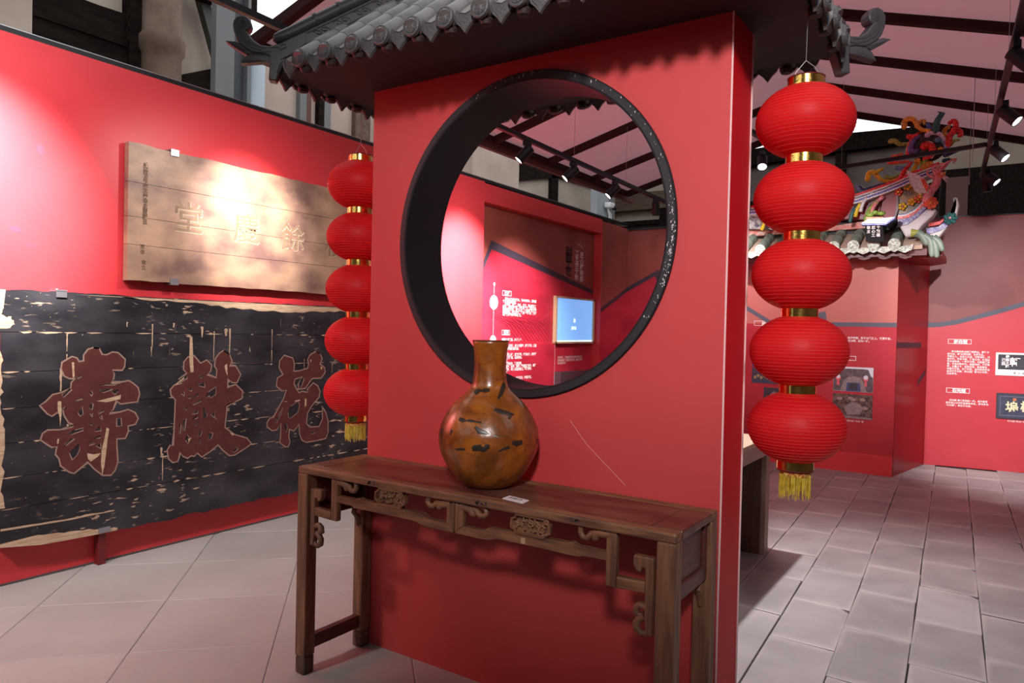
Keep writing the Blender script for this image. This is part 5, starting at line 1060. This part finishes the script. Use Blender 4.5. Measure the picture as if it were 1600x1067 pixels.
EDGE = [[(2.05, 1.600)] + jag([(2.3, 1.597), (2.75, 1.585), (3.1, 1.56), (3.5, 1.548), (3.9, 1.565), (4.25, 1.58)], .008) + [(4.25, 1.602), (3.5, 1.603), (2.8, 1.602)],
        [(1.678, 1.608)] + [(1.71, 1.607)] + jag([(1.705, 1.53), (1.695, 1.47), (1.74, 1.46), (1.755, 1.42), (1.72, 1.40)], .006) + [(1.678, 1.40)],
        [(1.678, 1.30)] + jag([(1.69, 1.28), (1.70, 1.15), (1.695, .98), (1.72, .80), (1.70, .55), (1.72, .44)], .010) + [(1.678, .44)],
        [(1.70, .25)] + jag([(1.85, .262), (2.05, .240), (2.25, .222), (2.32, .205)], .005) + [(2.32, .192), (2.25, .190), (1.9, .20), (1.69, .232)],
        [(1.70, .33)] + jag([(1.85, .325), (2.1, .32), (2.3, .318)], .004) + [(2.3, .312), (2.05, .308), (1.7, .318)]]
for e in EDGE: flatp(e, .0008, PALE, 'bare_edge', t, label='pale bare wood')
# flaked joints and drips
mb = MB()
for z in zb[1:-1]:
    y = P2Y0 + .02
    while y < 4.5:
        L = RNG.uniform(.02, .14)
        if RNG.random() < .6:
            h = RNG.uniform(.002, .008); mb.face([(XF2 + .0007, y, z + .001), (XF2 + .0007, y + L * .3, z - h), (XF2 + .0007, y + L * .7, z - h * .6), (XF2 + .0007, y + L, z + .001), (XF2 + .0007, y + L * .5, z + h * .5)])
        y += L + RNG.uniform(0, .05)
for y, z0, z1, wd in ((2.02, 1.375, 1.275, .010), (2.02, 1.26, 1.22, .008), (2.52, 1.44, 1.30, .014), (2.515, 1.30, 1.24, .009), (2.95, 1.40, 1.20, .010), (3.07, 1.42, 1.05, .013), (2.86, 1.43, 1.36, .020), (3.04, 1.42, 1.37, .03), (3.42, 1.42, 1.28, .008), (3.42, 1.27, 1.18, .009), (3.72, 1.20, 1.08, .006), (2.66, 1.45, 1.42, .02), (2.98, .98, .93, .012), (2.60, .62, .45, .012), (2.59, .66, .60, .016), (1.99, 1.18, 1.05, .02), (2.03, .86, .74, .012), (4.0, 1.16, 1.08, .006), (2.36, 1.45, 1.42, .012)):
    n = 5; a = [(XF2 + .0009, y - wd * RNG.uniform(.2, .6) * (1 - .6 * k / n), z0 + (z1 - z0) * k / n) for k in range(n + 1)]; b = [(XF2 + .0009, y + wd * RNG.uniform(.2, .6) * (1 - .6 * k / n), z0 + (z1 - z0) * k / n) for k in range(n + 1)]
    mb.face(a + b[::-1])
tag(mb.build('paint_flakes', PALE, t, smooth=0), kind='stuff')
OUTL = mat('pale incised outline', (.33, .21, .16), .7)
for nm, G in (('shou', SHOU), ('xian', XIAN), ('hua', HUA)):
    for poly in G[0]:
        ch = flatp(poly, .0014, CHAR_RED, 'painted_character', t, label='huge dull red brushed character')
        ribbon(poly + poly[:2], .0085, f2(.0020), OUTL, ch, name='outline')
        for h in G[1]:
            if nm == 'hua' and poly is not G[0][0]: break
            flatp(h, .0022, CHAR_DARK, 'gap', ch); ribbon(h + h[:2], .0045, f2(.0026), OUTL, ch, name='gap_outline')
        if poly is G[0][0]:
            for h in G[2]: flatp(h, .0028, PALE, 'bare_patch', ch)
clipon(t, 1.985, 1.618, 0, XF2)
bx((XL + .002, 2.217, .0), (XL + .055, 2.262, .205), STEEL_RED, t, 'support_post', 'dark red steel support post', .003)
bx((XF2 + .001, 2.208, .196), (XF2 + .008, 2.275, .226), CLIP, t, 'wall_clip', 'grey metal wall clip')
bx((XL + .002, 4.40, .0), (XL + .055, 4.445, .205), STEEL_RED, t, 'support_post', 'dark red steel support post', .003)

# ================================================================== STEEL COLUMNS
t = thing('steel_column', (-4.8, 3.35, 0), 'grey painted steel column rising behind the left wall by the roof corner', 'column')
bx((-4.86, 3.205, 0), (-4.80, 3.36, 4.6), STEEL, t, 'flange'); bx((-4.95, 3.36, 0), (-4.85, 3.475, 4.6), STEEL_D, t, 'web'); bx((-4.86, 3.475, 0), (-4.80, 3.50, 4.6), STEEL, t, 'flange')
t = thing('glow_shaft', (-4.85, 3.58, 0), 'pale blue grey pipe put in for a bluish glow beside the steel column', 'shaft')
mb = MB(); mb.lathe([(.078, 0), (.078, 3.5), (.07, 3.5)], (-4.86, 3.585, 0), 28); mb.build('shaft', GLOW_BLUE, t, 50)  # pale blue round form added to stand for a bluish glow
t = thing('steel_column', (-4.7, 9.2, 0), 'pale grey steel column behind the wall, seen through the round opening', 'column')
bx((-4.72, 8.95, 0), (-4.62, 9.30, 3.45), mat('pale grey steel', (.33, .37, .40), .45), t, 'flange'); bx((-4.72, 9.30, 0), (-4.60, 9.47, 3.45), STEEL, t, 'flange')
t = thing('security_camera', (-4.58, 9.27, 3.2), 'white security camera on the pale column seen through the opening', 'camera')
mb = MB(); mb.box((-4.60, 9.13, 3.20), (-4.50, 9.27, 3.27), .012); mb.tube([(-4.60, 9.2, 3.235), (-4.62, 9.2, 3.235)], .02, 10); mb.build('housing', WHITE_PL, t, 40)
mb = MB(); mb.lathe([(.03, 0), (.034, .02), (.03, .06)], (-4.53, 9.25, 3.215), 14, (.6, .6, -.25)); mb.build('lens', LAMP_BLACK, t, 40)
mb = MB(); mb.tube([(-4.58, 9.2, 3.2), (-4.57, 9.24, 3.1), (-4.58, 9.22, 2.95)], .012, 6); mb.tube([(-4.58, 9.2, 3.2), (-4.57, 9.29, 3.12), (-4.58, 9.31, 2.95)], .010, 6); mb.build('cable', WHITE_PL, t)

# ================================================================== TRACKS AND SPOT LAMPS
def track(p, q, label, hang=()):
    t = thing('lighting_track', p, label, 'lighting track')
    a, b = Vector(p), Vector(q); d = (b - a).normalized(); s = d.cross(Vector((0, 0, 1))).normalized() * .018; u = Vector((0, 0, .017))
    mb = MB(); mb.prism([a - s - u, a + s - u, a + s + u, a - s + u], b - a); mb.build('rail', LAMP_BLACK, t, smooth=0)
    for k in hang:
        c = a + (b - a) * k; mb = MB(); mb.tube([c, Vector((c.x, c.y, sl(c.x)))], .0015, 5); mb.build('hanger_wire', WIRE, t)
track((-3.2, 1.95, 3.035), (-3.2, 8.05, 2.965), 'long black lighting track near the left wall', (.2, .45, .62, .8))
track((.075, 4.2, 3.10), (-.165, 8.6, 3.10), 'black lighting track on the right with several lamps', (.25, .55, .8))
track((-1.42, 7.63, 3.10), (-.115, 7.26, 3.10), 'thin black cross track behind the right lanterns', (.1,))
track((-2.3, 4.2, 3.45), (-1.5, 7.4, 3.05), 'black lighting track over the hall behind the gate', (.2, .9))
def spot(base, aim, label, lit=True, L=.15, r=.042):
    """mount on the track at base, cylinder pointing along aim"""
    b = Vector(base); d = Vector(aim).normalized()
    t = thing('spot_lamp', b, label, 'lamp', 'black cylinder spot lamps')
    mb = MB(); mb.box(b + Vector((-.018, -.04, -.035)), b + Vector((.018, .04, 0))); mb.tube([b + Vector((0, 0, -.03)), b + Vector((0, 0, -.075))], .009, 8); mb.build('mount', LAMP_BLACK, t, 40)
    j = b + Vector((0, 0, -.075)); s = j - d * .045
    mb = MB(); mb.lathe([(.03, 0), (r, .006), (r, L), (r - .005, L), (r - .006, L - .012)], s, 24, d, cap=False); mb.lathe([(.001, .001), (.03, .0)], s, 24, d, cap=False); mb.build('housing', LAMP_BLACK, t, 40)
    mb = MB(); mb.lathe([(r - .005, L - .012), (r - .005, L - .008)], s, 24, d); mb.build('lens', LAMP_LIT if lit else LAMP_BLACK, t, 0)
spot((-3.2, 4.95, 2.98), (-.52, -.42, -.74), 'spot lamp nearest the gate on the left track, seen through the opening')
spot((-3.2, 5.72, 2.97), (-.56, -.46, -.69), 'second spot lamp from the left through the opening, lens showing')
spot((-3.2, 6.58, 2.96), (-.54, -.44, -.72), 'third spot lamp from the left through the opening')
spot((-3.2, 7.62, 2.952), (-.05, .25, -.97), 'farthest spot lamp on the left track, pointing down')
spot((-3.2, 2.95, 3.005), (-.75, .15, -.65), 'spot lamp on the left track above the pale plaque')
spot((.052, 4.80, 3.08), (.66, -.10, -.72), 'large spot lamp at the upper right edge')
spot((.010, 5.95, 3.08), (.66, -.22, -.72), 'spot lamp on the right track below the edge lamp')
spot((-.045, 7.10, 3.08), (.66, -.24, -.72), 'spot lamp where the cross track joins')
spot((-.105, 8.15, 3.08), (.68, -.24, -.70), 'farthest tilted spot lamp on the right track')
spot((-.125, 8.40, 3.08), (.12, .15, -.97), 'farthest upright spot lamp on the right track')
spot((-1.78, 6.62, 3.10), (.18, -.62, -.76), 'bright spot lamp facing the viewer left of the right lanterns')

# ================================================================== DISPLAY DESK
t = thing('display_desk', (-1.54, 4.1, 0), 'pale oak display desk behind the right end of the gate', 'desk')
bx((-1.90, 3.15, .752), (-1.24, 5.03, .780), OAK_TOP, t, 'desk_top', bev=.002)
bx((-1.895, 3.152, .664), (-1.245, 5.028, .752), mat('pinkish beige fascia', (.42, .32, .27), .5), t, 'fascia')
for y0, y1 in ((4.935, 5.028), (3.152, 3.245)):
    bx((-1.895, y0, 0), (-1.245, y1, .664), mat('beige laminate end', (.30, .20, .155), .5), t, 'end_panel')
bx((-1.89, 4.925, .0), (-1.275, 4.935, .664), WALNUT, t, 'inner_board', 'dark walnut inner board')
bx((-1.895, 3.245, .30), (-1.875, 4.93, .664), WALNUT, t, 'back_board')

# ================================================================== PAVILION DISPLAY WITH TEMPLE ROOF
B0 = Vector((-.873, 8.594)); BDL = (Vector((-2.129, 8.686)) - B0).normalized(); BN = Vector((BDL.y, -BDL.x));
if BN.y > 0: BN = -BN
def BP(s, z, off=0): p = B0 + BDL * s + BN * off; return (p.x, p.y, z)
t = thing('display_pavilion', (-1.6, 9.1, 0), 'crimson display kiosk under a colourful temple roof with shard mosaic dragons and phoenix', 'display')
back = Vector((-.668, 9.736)); bl = B0 + BDL * 2.2
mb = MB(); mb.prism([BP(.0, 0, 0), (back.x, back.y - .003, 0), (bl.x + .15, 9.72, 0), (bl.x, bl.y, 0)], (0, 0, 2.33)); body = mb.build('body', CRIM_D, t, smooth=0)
mb = MB(); mb.prism([BP(.001, 0, .002), BP(2.2, 0, .002), BP(2.2, .216, .002), BP(.001, .216, .002)], (BN.x * .035, BN.y * .035, 0)); mb.build('plinth', RED_WALL, t, smooth=0)
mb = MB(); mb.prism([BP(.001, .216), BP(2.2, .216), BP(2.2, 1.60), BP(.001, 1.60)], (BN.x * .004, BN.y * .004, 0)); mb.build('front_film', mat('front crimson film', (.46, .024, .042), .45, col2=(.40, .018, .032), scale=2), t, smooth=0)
mb = MB(); mb.prism([BP(.001, 1.60), BP(2.2, 1.60), BP(2.2, 2.33), BP(.001, 2.33)], (BN.x * .004, BN.y * .004, 0)); mb.build('front_film', mat('front rosy film', (.48, .135, .115), .5, col2=(.45, .12, .105), scale=2), t, smooth=0)
fbx = lambda p: BP(p[0], p[1], .0055)
ribbon([(.001, 1.602), (.70, 1.602), (.715, 1.70), (1.3, 1.60), (1.6, 1.78), (2.19, 1.98)], .047, fbx, NAVY2, t, label='blue grey line with a small post')
# darker patch lines on the side face
sd = (back - B0).normalized(); SN = Vector((sd.y, -sd.x))
def SP(u, z, o=.003): p = B0 + sd * u + SN * o; return (p.x, p.y, z)
mb = MB(); mb.face([SP(.0, 1.36), SP(.90, 1.36), SP(.90, 1.42), SP(.0, 1.42)]); mb.face([SP(.80, .92), SP(1.1, 1.05), SP(1.1, 1.12), SP(.80, .99)]); mb.build('side_line', NAVY, t, smooth=0)
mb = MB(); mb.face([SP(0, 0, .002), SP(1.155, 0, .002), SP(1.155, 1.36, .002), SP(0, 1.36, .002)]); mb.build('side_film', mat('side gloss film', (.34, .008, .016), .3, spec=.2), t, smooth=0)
XBv = Vector((-BDL.x, -BDL.y, 0))
def bt(body_, size, s, z, m=TEXT_W, off=.0055, parent=None, **k): text(body_, size, m, BP(s, z, off), XBv, UP, parent or t, **k)
for i, s in enumerate(['贴塑匾的特点在于做法讲究，先打出板坯，再以桐油与瓦灰调和，塑出字形。匾面施彩，色泽艳丽，安于大门之上，可谓不俗，', '也有贴金，有绿有黑。边框龙凤、花草、瑞兽，神态各异，不做法，不做边，雕工细、层次分明、此为一绝。', '多见于祠堂庙宇、会馆门楼。']):
    bt(s, .0262, 1.50, 1.447 - .032 * i, bold=.0006)
pill(0, 1.505, 1.16, 1.575, 1.632, t, fbx, .005); bt('贴式匾', .044, 1.42, 1.585, bold=.002)
pill(0, .64, .393, 1.210, 1.258, t, fbx, .005); bt('雕花匾', .04, .585, 1.218, bold=.002)
F3B = lambda p, o: BP(p[0], p[1], o)
def bprint(label, s0, s1, z0, z1, base):
    return wall_print('photo_print', label, s0, s1, z0, z1, base, lambda p, o: BP(p[0], p[1], o), .006)
PSKY = mat('print sky', (.62, .62, .68), .5); PDK = mat('print dark roof', (.07, .045, .06), .5, col2=(.14, .10, .11), scale=30); PBL = mat('print blue door', (.05, .06, .16), .5)
PBR = mat('print carved wood', (.16, .09, .075), .5, col2=(.04, .028, .03), scale=34, detail=8, lo=.42, hi=.58); PGY = mat('print grey', (.28, .22, .22), .5, col2=(.2, .16, .16), scale=30); PRD = mat('print red lantern', (.62, .10, .13), .5)
p = bprint('photo print of a gateway with two red lanterns on the kiosk front', .612, .211, .873, 1.140, PSKY)
F = F3B
flat(p, [(.611, .875), (.212, .875), (.212, .99), (.611, .99)], F, .0105, PDK)
flat(p, [(.60, 1.03), (.58, 1.12), (.30, 1.12), (.26, 1.115), (.235, 1.05), (.212, 1.03), (.212, .985), (.611, .985)], F, .0108, PDK)
flat(p, [(.54, .875), (.505, .99), (.46, 1.03), (.40, 1.04), (.34, 1.03), (.31, .99), (.27, .875)], F, .0111, PGY)
flat(p, [(.48, .875), (.47, .97), (.34, .97), (.33, .875)], F, .0114, PBL); flat(p, [(.45, .89), (.445, .965), (.365, .965), (.36, .89)], F, .0117, INK)
for c in (.562, .283):
    flat(p, [(c + .027 * math.cos(a), 1.02 + .034 * math.sin(a)) for a in [2 * PI * k / 12 for k in range(12)]], F, .0120, PRD); flat(p, [(c + .022 * math.cos(a), 1.032 + .024 * math.sin(a)) for a in [2 * PI * k / 12 for k in range(12)]], F, .0123, PSKY)
    flat(p, [(c + .012, .935), (c - .012, .935), (c - .014, .985), (c + .014, .985)], F, .0120, PRD)
p = bprint('dark photo print of carved wood beneath the gateway photo', .612, .211, .580, .843, PBR)
flat(p, [(.50, .70), (.42, .76), (.36, .755), (.30, .70), (.33, .63), (.46, .62)], F, .0105, PGY)
for c, z in ((.54, .79), (.43, .80), (.40, .785), (.31, .79), (.35, .72), (.28, .70)): flat(p, [(c + .03 * math.cos(a), z + .018 * math.sin(a)) for a in [2 * PI * k / 9 for k in range(9)]], F, .0109, mat('print pale figure', (.30, .22, .20), .5))
flat(p, [(.611, .582), (.212, .582), (.212, .60), (.611, .61)], F, .0108, PGY)
bt('清代雕花匾 “双龙” 额', .022, .500, .545)
p = bprint('small blue photo print at the left of the kiosk front', 1.52, 1.20, 1.095, 1.17, mat('print deep blue', (.05, .06, .30), .5))
flat(p, [(1.50, 1.10), (1.25, 1.10), (1.3, 1.14), (1.45, 1.14)], F, .0105, PDK)
p = bprint('dark photo print with gilded carving at the left of the kiosk front', 1.52, 1.22, .902, 1.078, DNAVY)
for k in range(7): flat(p, [(1.48 - .036 * k + .016 * math.cos(a), .97 + .02 * (k % 2) + .02 * math.sin(a)) for a in [2 * PI * q / 8 for q in range(8)]], F, .0105, mat('print gilt', (.34, .24, .10), .5))
p = bprint('lowest dark photo print at the left of the kiosk front', 1.375, 1.10, .70, .858, INK)
flat(p, [(1.30, .78), (1.26, .82), (1.22, .80), (1.24, .76)], F, .0105, PGY)

# temple roof ---------------------------------------------------------
YF = 8.45
T = TEMPLE
def tp(q, y=YF): return (q[0], y, q[1])
def tprism(poly, m, name, y0, y1, label=None, bev=0, smooth=0):
    mb = MB(); mb.prism([(q[0], y0, q[1]) for q in poly], (0, y1 - y0, 0)); return mb.build(name, m, t, smooth=smooth, label=label, bevel=bev)
ES = .19; ex0 = -.885
mb = MB(); mb.prism([(-2.9, 8.30, 2.36), (-2.9, 8.30, 2.40), (-2.9, 8.95, 2.72), (-2.9, 9.3, 2.72), (-2.9, 9.3, 2.33), (-2.9, 8.55, 2.33)], (2.26, 0, 0)); eav = mb.build('eave_board', mat('dusty orange pan bed', (.45, .22, .16), .7, col2=(.40, .36, .30), scale=9, stretch=(1, 6, 6)), t, smooth=0)
mb = MB(); mb.prism([(-2.9, 8.33, 2.30), (-2.9, 8.33, 2.365), (-2.9, 8.56, 2.365), (-2.9, 8.56, 2.30)], (2.30, 0, 0)); mb.build('eave_beam', mat('dark red eave beam', (.10, .010, .012), .45), t, smooth=0)
mb = MB()
mb.prism([(-.66, 8.36, 2.38), (-.62, 8.34, 2.33), (-.52, 8.50, 2.30), (-.52, 9.3, 2.30), (-.62, 9.3, 2.42)], (.10, 0, 0)) if False else mb.prism([(-.90, 8.36, 2.30), (-.60, 8.36, 2.345), (-.48, 8.42, 2.36), (-.48, 8.42, 2.30), (-.62, 8.40, 2.275)], (0, .9, 0))
mb.build('eave_corner', mat('bright red corner soffit', (.28, .022, .018), .4), t, smooth=0)
for k in range(10):
    x = ex0 - ES * k
    mb = MB(); mb.tube([(x, 8.26, 2.425), (x + .004, 8.45, 2.515), (x + .01, 8.72, 2.64)], [.052, .05, .046], 12)
    for q in (.34, .68): mb.tube([(x + .01 * q, 8.26 + .46 * q, 2.425 + .215 * q), (x + .01 * q, 8.275 + .46 * q, 2.432 + .215 * q)], .054, 12)
    mb.build('tile_roll', JADE, t, smooth=45)
    mb = MB(); mb.lathe([(.058, 0), (.058, .012), (.05, .018), (.03, .014), (.012, .022), (.002, .024)], (x, 8.262, 2.418), 16, (0, -1, -.25)); mb.prism([(x - .052, 8.256, 2.40), (x + .052, 8.256, 2.40), (x + .03, 8.262, 2.35), (x, 8.265, 2.335), (x - .03, 8.262, 2.35)], (0, .012, 0)); mb.build('roll_end', GLASS_MOS, t, smooth=40, label='silvery glass mosaic roll end')
    xd = x + ES / 2
    mb = MB(); mb.prism([(xd - .075, 8.27, 2.405), (xd - .04, 8.27, 2.39), (xd + .04, 8.27, 2.395), (xd + .075, 8.27, 2.415), (xd + .06, 8.255, 2.35), (xd + .03, 8.255, 2.335), (xd, 8.25, 2.322), (xd - .03, 8.255, 2.335), (xd - .06, 8.255, 2.35)], (0, .014, 0)); mb.build('drip_shard', GLASS_MOS, t, smooth=0, label='silvery glass mosaic drip')
    mb = MB(); mb.prism([(xd - .09, 8.34, 2.33), (xd + .09, 8.34, 2.33), (xd + .05, 8.34, 2.285), (xd, 8.34, 2.27), (xd - .05, 8.34, 2.285)], (0, .012, 0)); mb.build('valance_scallop', mat('maroon scallop', (.10, .012, .018), .5), t, smooth=0)
FLOR = mosaic('cream floral band', (.62, .46, .36), (.60, .12, .10), 26, .5)
tprism([(-2.5, 2.62), (-1.12, 2.645), (-1.12, 2.73), (-1.535, 2.685), (-2.5, 2.70)], FLOR, 'floral_band', 8.62, 8.72)
tprism([(-2.6, 2.60), (-1.0, 2.60), (-.72, 2.64), (-.55, 2.75), (-.52, 3.12), (-1.2, 2.90), (-2.6, 2.86)], mat('dark ridge wall', (.03, .02, .025), .6), 'ridge_wall', 8.70, 8.85)
tprism(T['blackpanel'], mosaic('black panel with pink blossom', (.02, .02, .022), (.42, .05, .08), 34, .4), 'blossom_panel', 8.52, 8.70)
tprism([(q[0] - 1.05, q[1] - .04) for q in T['blackpanel']], mosaic('blue white panel', (.05, .05, .10), (.62, .58, .56), 34, .4), 'blossom_panel', 8.54, 8.70)
tprism(T['pinkpanel'], mat('rose swept panel', (.42, .12, .14), .5, col2=(.34, .09, .10), scale=4), 'swept_panel', 8.47, 8.70)
tprism(T['moulding'], mat('grey moulding', (.34, .30, .31), .5), 'moulding', 8.43, 8.70, bev=.01)
tprism(T['gable'], mosaic('floral gable', (.03, .035, .03), (.50, .22, .05), 30, .3), 'gable_panel', 8.46, 8.72)
tprism(T['white_body'], mat('pinkish white plaster', (.70, .60, .62), .5), 'swept_hip', 8.38, 8.60, bev=.02)
tprism(T['pattern'], mosaic('blue fret pattern', (.50, .48, .58), (.14, .07, .42), 60, .4), 'fret_band', 8.365, 8.40)
for off, m in ((0, 'red'), (.018, 'white'), (.036, 'navy')): tprism([(q[0], q[1] + off - .01) for q in T['stripe2']], CM[m], 'stripe', 8.36 + off, 8.42)
tprism(T['tail'], mat('white plaster tail', (.68, .60, .60), .5), 'swept_tail', 8.55, 8.72, bev=.02)
tprism(T['tail_pat'], mosaic('blue fret pattern', (.50, .48, .58), (.14, .07, .42), 60, .4), 'fret_band', 8.535, 8.56); tprism(T['tail_stripe'], CM['red'], 'stripe', 8.53, 8.58)
# striped ridge beam
bm_ = T['beam']
for k, (m, a, b) in enumerate((('red', .034, .060), ('white', .018, .034), ('navy', .006, .018), ('white', -.008, .006), ('blue', -.030, -.008), ('white', -.044, -.030))):
    poly = [(x, z + a) for x, z in bm_] + [(x, z + b) for x, z in bm_[::-1]]
    tprism(poly, CM[m], 'ridge_stripe', 8.40 - .004 * (k % 2), 8.62, label=('white' if m == 'white' else 'dark blue' if m == 'navy' else m) + ' ridge stripe')
# dragon fish tail: dark disc and coiling shard curls
c, r = T['disc'][0], T['disc'][1]
mb = MB(); mb.lathe([(.02, -.05), (r * .8, -.045), (r, -.01), (r, .02), (r * .8, .05), (.02, .055)], (c[0], YF + .02, c[1]), 28, (0, -1, 0)); mb.build('dragon_body', mosaic('black shard scales', (.012, .012, .014), (.07, .05, .045), 50, .2), t, smooth=40, label='dark coiled dragon body')
def smoothpath(P, n=4): 
    out = []
    for i in range(len(P) - 1):
        p0, p1, p2, p3 = (Vector(P[max(i - 1, 0)]), Vector(P[i]), Vector(P[i + 1]), Vector(P[min(i + 2, len(P) - 1)]))
        for q in range(n):
            s = q / n; out.append(.5 * ((2 * p1) + (p2 - p0) * s + (2 * p0 - 5 * p1 + 4 * p2 - p3) * s * s + (3 * p1 - p0 - 3 * p2 + p3) * s ** 3))
    out.append(Vector(P[-1])); return out
for k, (cn, rr, pts) in enumerate(T['curls']):
    n0 = len(pts); inside = any((q[0] - c[0]) ** 2 + (q[1] - c[1]) ** 2 < r * r * .9 for q in pts)
    y = YF - .045 if inside else YF + .01 + .02 * ((k * 7) % 5 - 2)
    sp = smoothpath([tp(q, y + .012 * math.sin(1.7 * i + k)) for i, q in enumerate(pts)]) if n0 > 2 else [Vector(tp(q, y)) for q in pts]
    m = len(sp); rr *= 1.6; mb = MB(); mb.tube(sp, [rr * (1.05 - .45 * i / (m - 1)) for i in range(m)], 8); mb.ball(sp[-1], rr * .75, sub=1); mb.ball(sp[0], rr * 1.0, sub=1); mb.build('curl', CM[cn], t, smooth=50, label=cn.replace('redorange', 'red orange').replace('bluegrey', 'blue grey') + ' shard curl')
# phoenix
b = smoothpath([tp(q, 8.33) for q in T['bird']]); m = len(b)
mb = MB(); mb.tube(b, [.05 - .022 * i / (m - 1) for i in range(m)], 10); ph = mb.build('phoenix', CM['pink'], t, smooth=60, label='pink phoenix with white wings')
mb = MB(); h = T['head'][0]; mb.ball(tp(h, 8.33), .042, (1.15, .9, .9)); mb.build('head', CM['redorange'], ph, smooth=60)
mb = MB(); mb.prism([tp(q, 8.315) for q in T['beak']], (0, .03, 0)); mb.build('beak', CM['yellow'], ph, smooth=0)
mb = MB(); mb.ball(tp((h[0] + .018, h[1] + .006), 8.292), .011, sub=1); mb.build('eye', CM['white'], ph, smooth=60)
for cr_ in T['crest']:
    sp = smoothpath([tp(q, 8.33) for q in cr_]); mb = MB(); mb.tube(sp, [.014 - .006 * i / (len(sp) - 1) for i in range(len(sp))], 6); mb.build('crest_plume', CM['pink'], ph, smooth=60)
for wt in T['wattle']: mb = MB(); mb.tube([tp(q, 8.32) for q in wt], [.012, .005], 6); mb.build('whisker', CM['lilac'], ph, smooth=60)
for k, wg in enumerate(T['wing']): 
    mb = MB(); mb.prism([tp(q, 8.285 - .004 * k) for q in wg], (0, .016, 0)); mb.build('wing_feather', CM['white'], ph, smooth=0)
for k, wg in enumerate(T['wing2']): mb = MB(); mb.prism([tp(q, 8.266 - .004 * k) for q in wg], (0, .014, 0)); mb.build('wing_feather', CM[('teal', 'redorange')[k]], ph, smooth=0)
for cc, m0, m1, rr, yy in ((T['orange_flower'][0], 'redorange', 'orange', .058, 8.30), (T['teal_flower'][0], 'teal', 'pink', .055, 8.50)):
    mb = MB()
    for ring_, (n_, q, rr2) in enumerate(((7, .042, .026), (6, .026, .024), (3, .010, .020))):
        for k in range(n_):
            a = 2 * PI * k / n_ + ring_; mb.ball(tp((cc[0] + q * math.cos(a), cc[1] + q * math.sin(a)), yy - .014 * ring_), rr2, (1, .55, 1), sub=1)
    fl = mb.build('peony', CM[m0], t, smooth=60, label=m0.replace('redorange', 'orange red') + ' shard peony')
    mb = MB(); mb.ball(tp(cc, yy - .045), .014, sub=1); mb.build('flower_heart', CM[m1], fl, smooth=60)
# small mosaic figures by the ridge
for k in range(5):
    x = -1.33 + .05 * k; z = 2.77 + .05 * (k % 3)
    mb = MB(); mb.tube(smoothpath([(x, 8.42, z - .08), (x + .02, 8.41, z), (x + .06, 8.42, z + .07), (x + .10, 8.42, z + .10)]), .020, 7); mb.ball((x + .1, 8.42, z + .105), .026, sub=1); mb.build('figurine', CM[('teal', 'yellow', 'white', 'green', 'pink')[k]], t, smooth=60)
for k in range(4):
    x = -2.25 + .05 * k; z = 2.72 + .04 * (k % 2)
    mb = MB(); mb.tube(smoothpath([(x, 8.42, z - .06), (x + .03, 8.41, z), (x + .02, 8.42, z + .07)]), .022, 7); mb.build('figurine', CM[('yellow', 'navy', 'white', 'teal')[k]], t, smooth=60)
for cc, z, m0, m1 in ((-.88, 2.97, 'redorange', 'yellow'), (-.80, 3.02, 'orange', 'green'), (-.76, 2.86, 'orange', 'yellow'), (-.70, 2.88, 'redorange', 'yellow'), (-.84, 2.82, 'yellow', 'pink'), (-.66, 2.92, 'yellow', 'teal')):
    mb = MB()
    for k in range(5): a = 2 * PI * k / 5; mb.ball((cc + .026 * math.cos(a), 8.435, z + .026 * math.sin(a)), .019, (1, .5, 1), sub=1)
    fl = mb.build('blossom', CM[m0], t, smooth=60); mb = MB(); mb.ball((cc, 8.425, z), .012, sub=1); mb.build('flower_heart', CM[m1], fl, smooth=60)
# standing name board with its small roof
sg = T['sign']
tprism([(q[0], q[1] + (.0 if i < 2 else -.01)) for i, q in enumerate(sg)], mat('black board', (.012, .011, .013), .6, spec=.1), 'name_board', 8.18, 8.22)
for j, col_ in enumerate(('千秋福', '匠心工', '敬立')):
    for i, ch in enumerate(col_): text(ch, .036, TEXT_W, (-1.025 - .045 * j, 8.178, 2.572 - i * .040), (1, 0, 0), (0, 0, 1), t, align='CENTER', bold=.001)
tprism(T['cap'], CM['white'], 'board_roof', 8.15, 8.26); tprism([(q[0], q[1] - .018) for q in T['cap'][:1]] + [(T['cap'][3][0], T['cap'][3][1] - .018), (T['cap'][2][0], T['cap'][2][1] - .018)] + [(T['cap'][2][0], T['cap'][2][1] - .002), (T['cap'][3][0], T['cap'][3][1] - .002), (T['cap'][0][0], T['cap'][0][1] - .002)], CM['blue'], 'board_roof_edge', 8.148, 8.255)
tprism(T['orange_box'], mosaic('orange trim', (.75, .30, .02), (.60, .10, .03), 40, .4), 'board_trim', 8.165, 8.24)
for q in T['plants']:
    mb = MB(); mb.ball(tp(q, 8.20), .038, (1.2, .7, .7), sub=1); mb.build('green_crest', CM['green'], t, smooth=60)
for k, cl in enumerate(T['claw']):
    sp = smoothpath([tp(q, 8.30 + .01 * k) for q in cl]) if len(cl) > 2 else [Vector(tp(q, 8.30)) for q in cl]
    mb = MB(); mb.tube(sp, [.045 - .018 * i / (len(sp) - 1) for i in range(len(sp))], 8); mb.ball(sp[-1], .026, (1, 1, 1.2), sub=1); mb.build('corner_claw', JADE if k < 4 else CM['olive'], t, smooth=60)

flush_text()
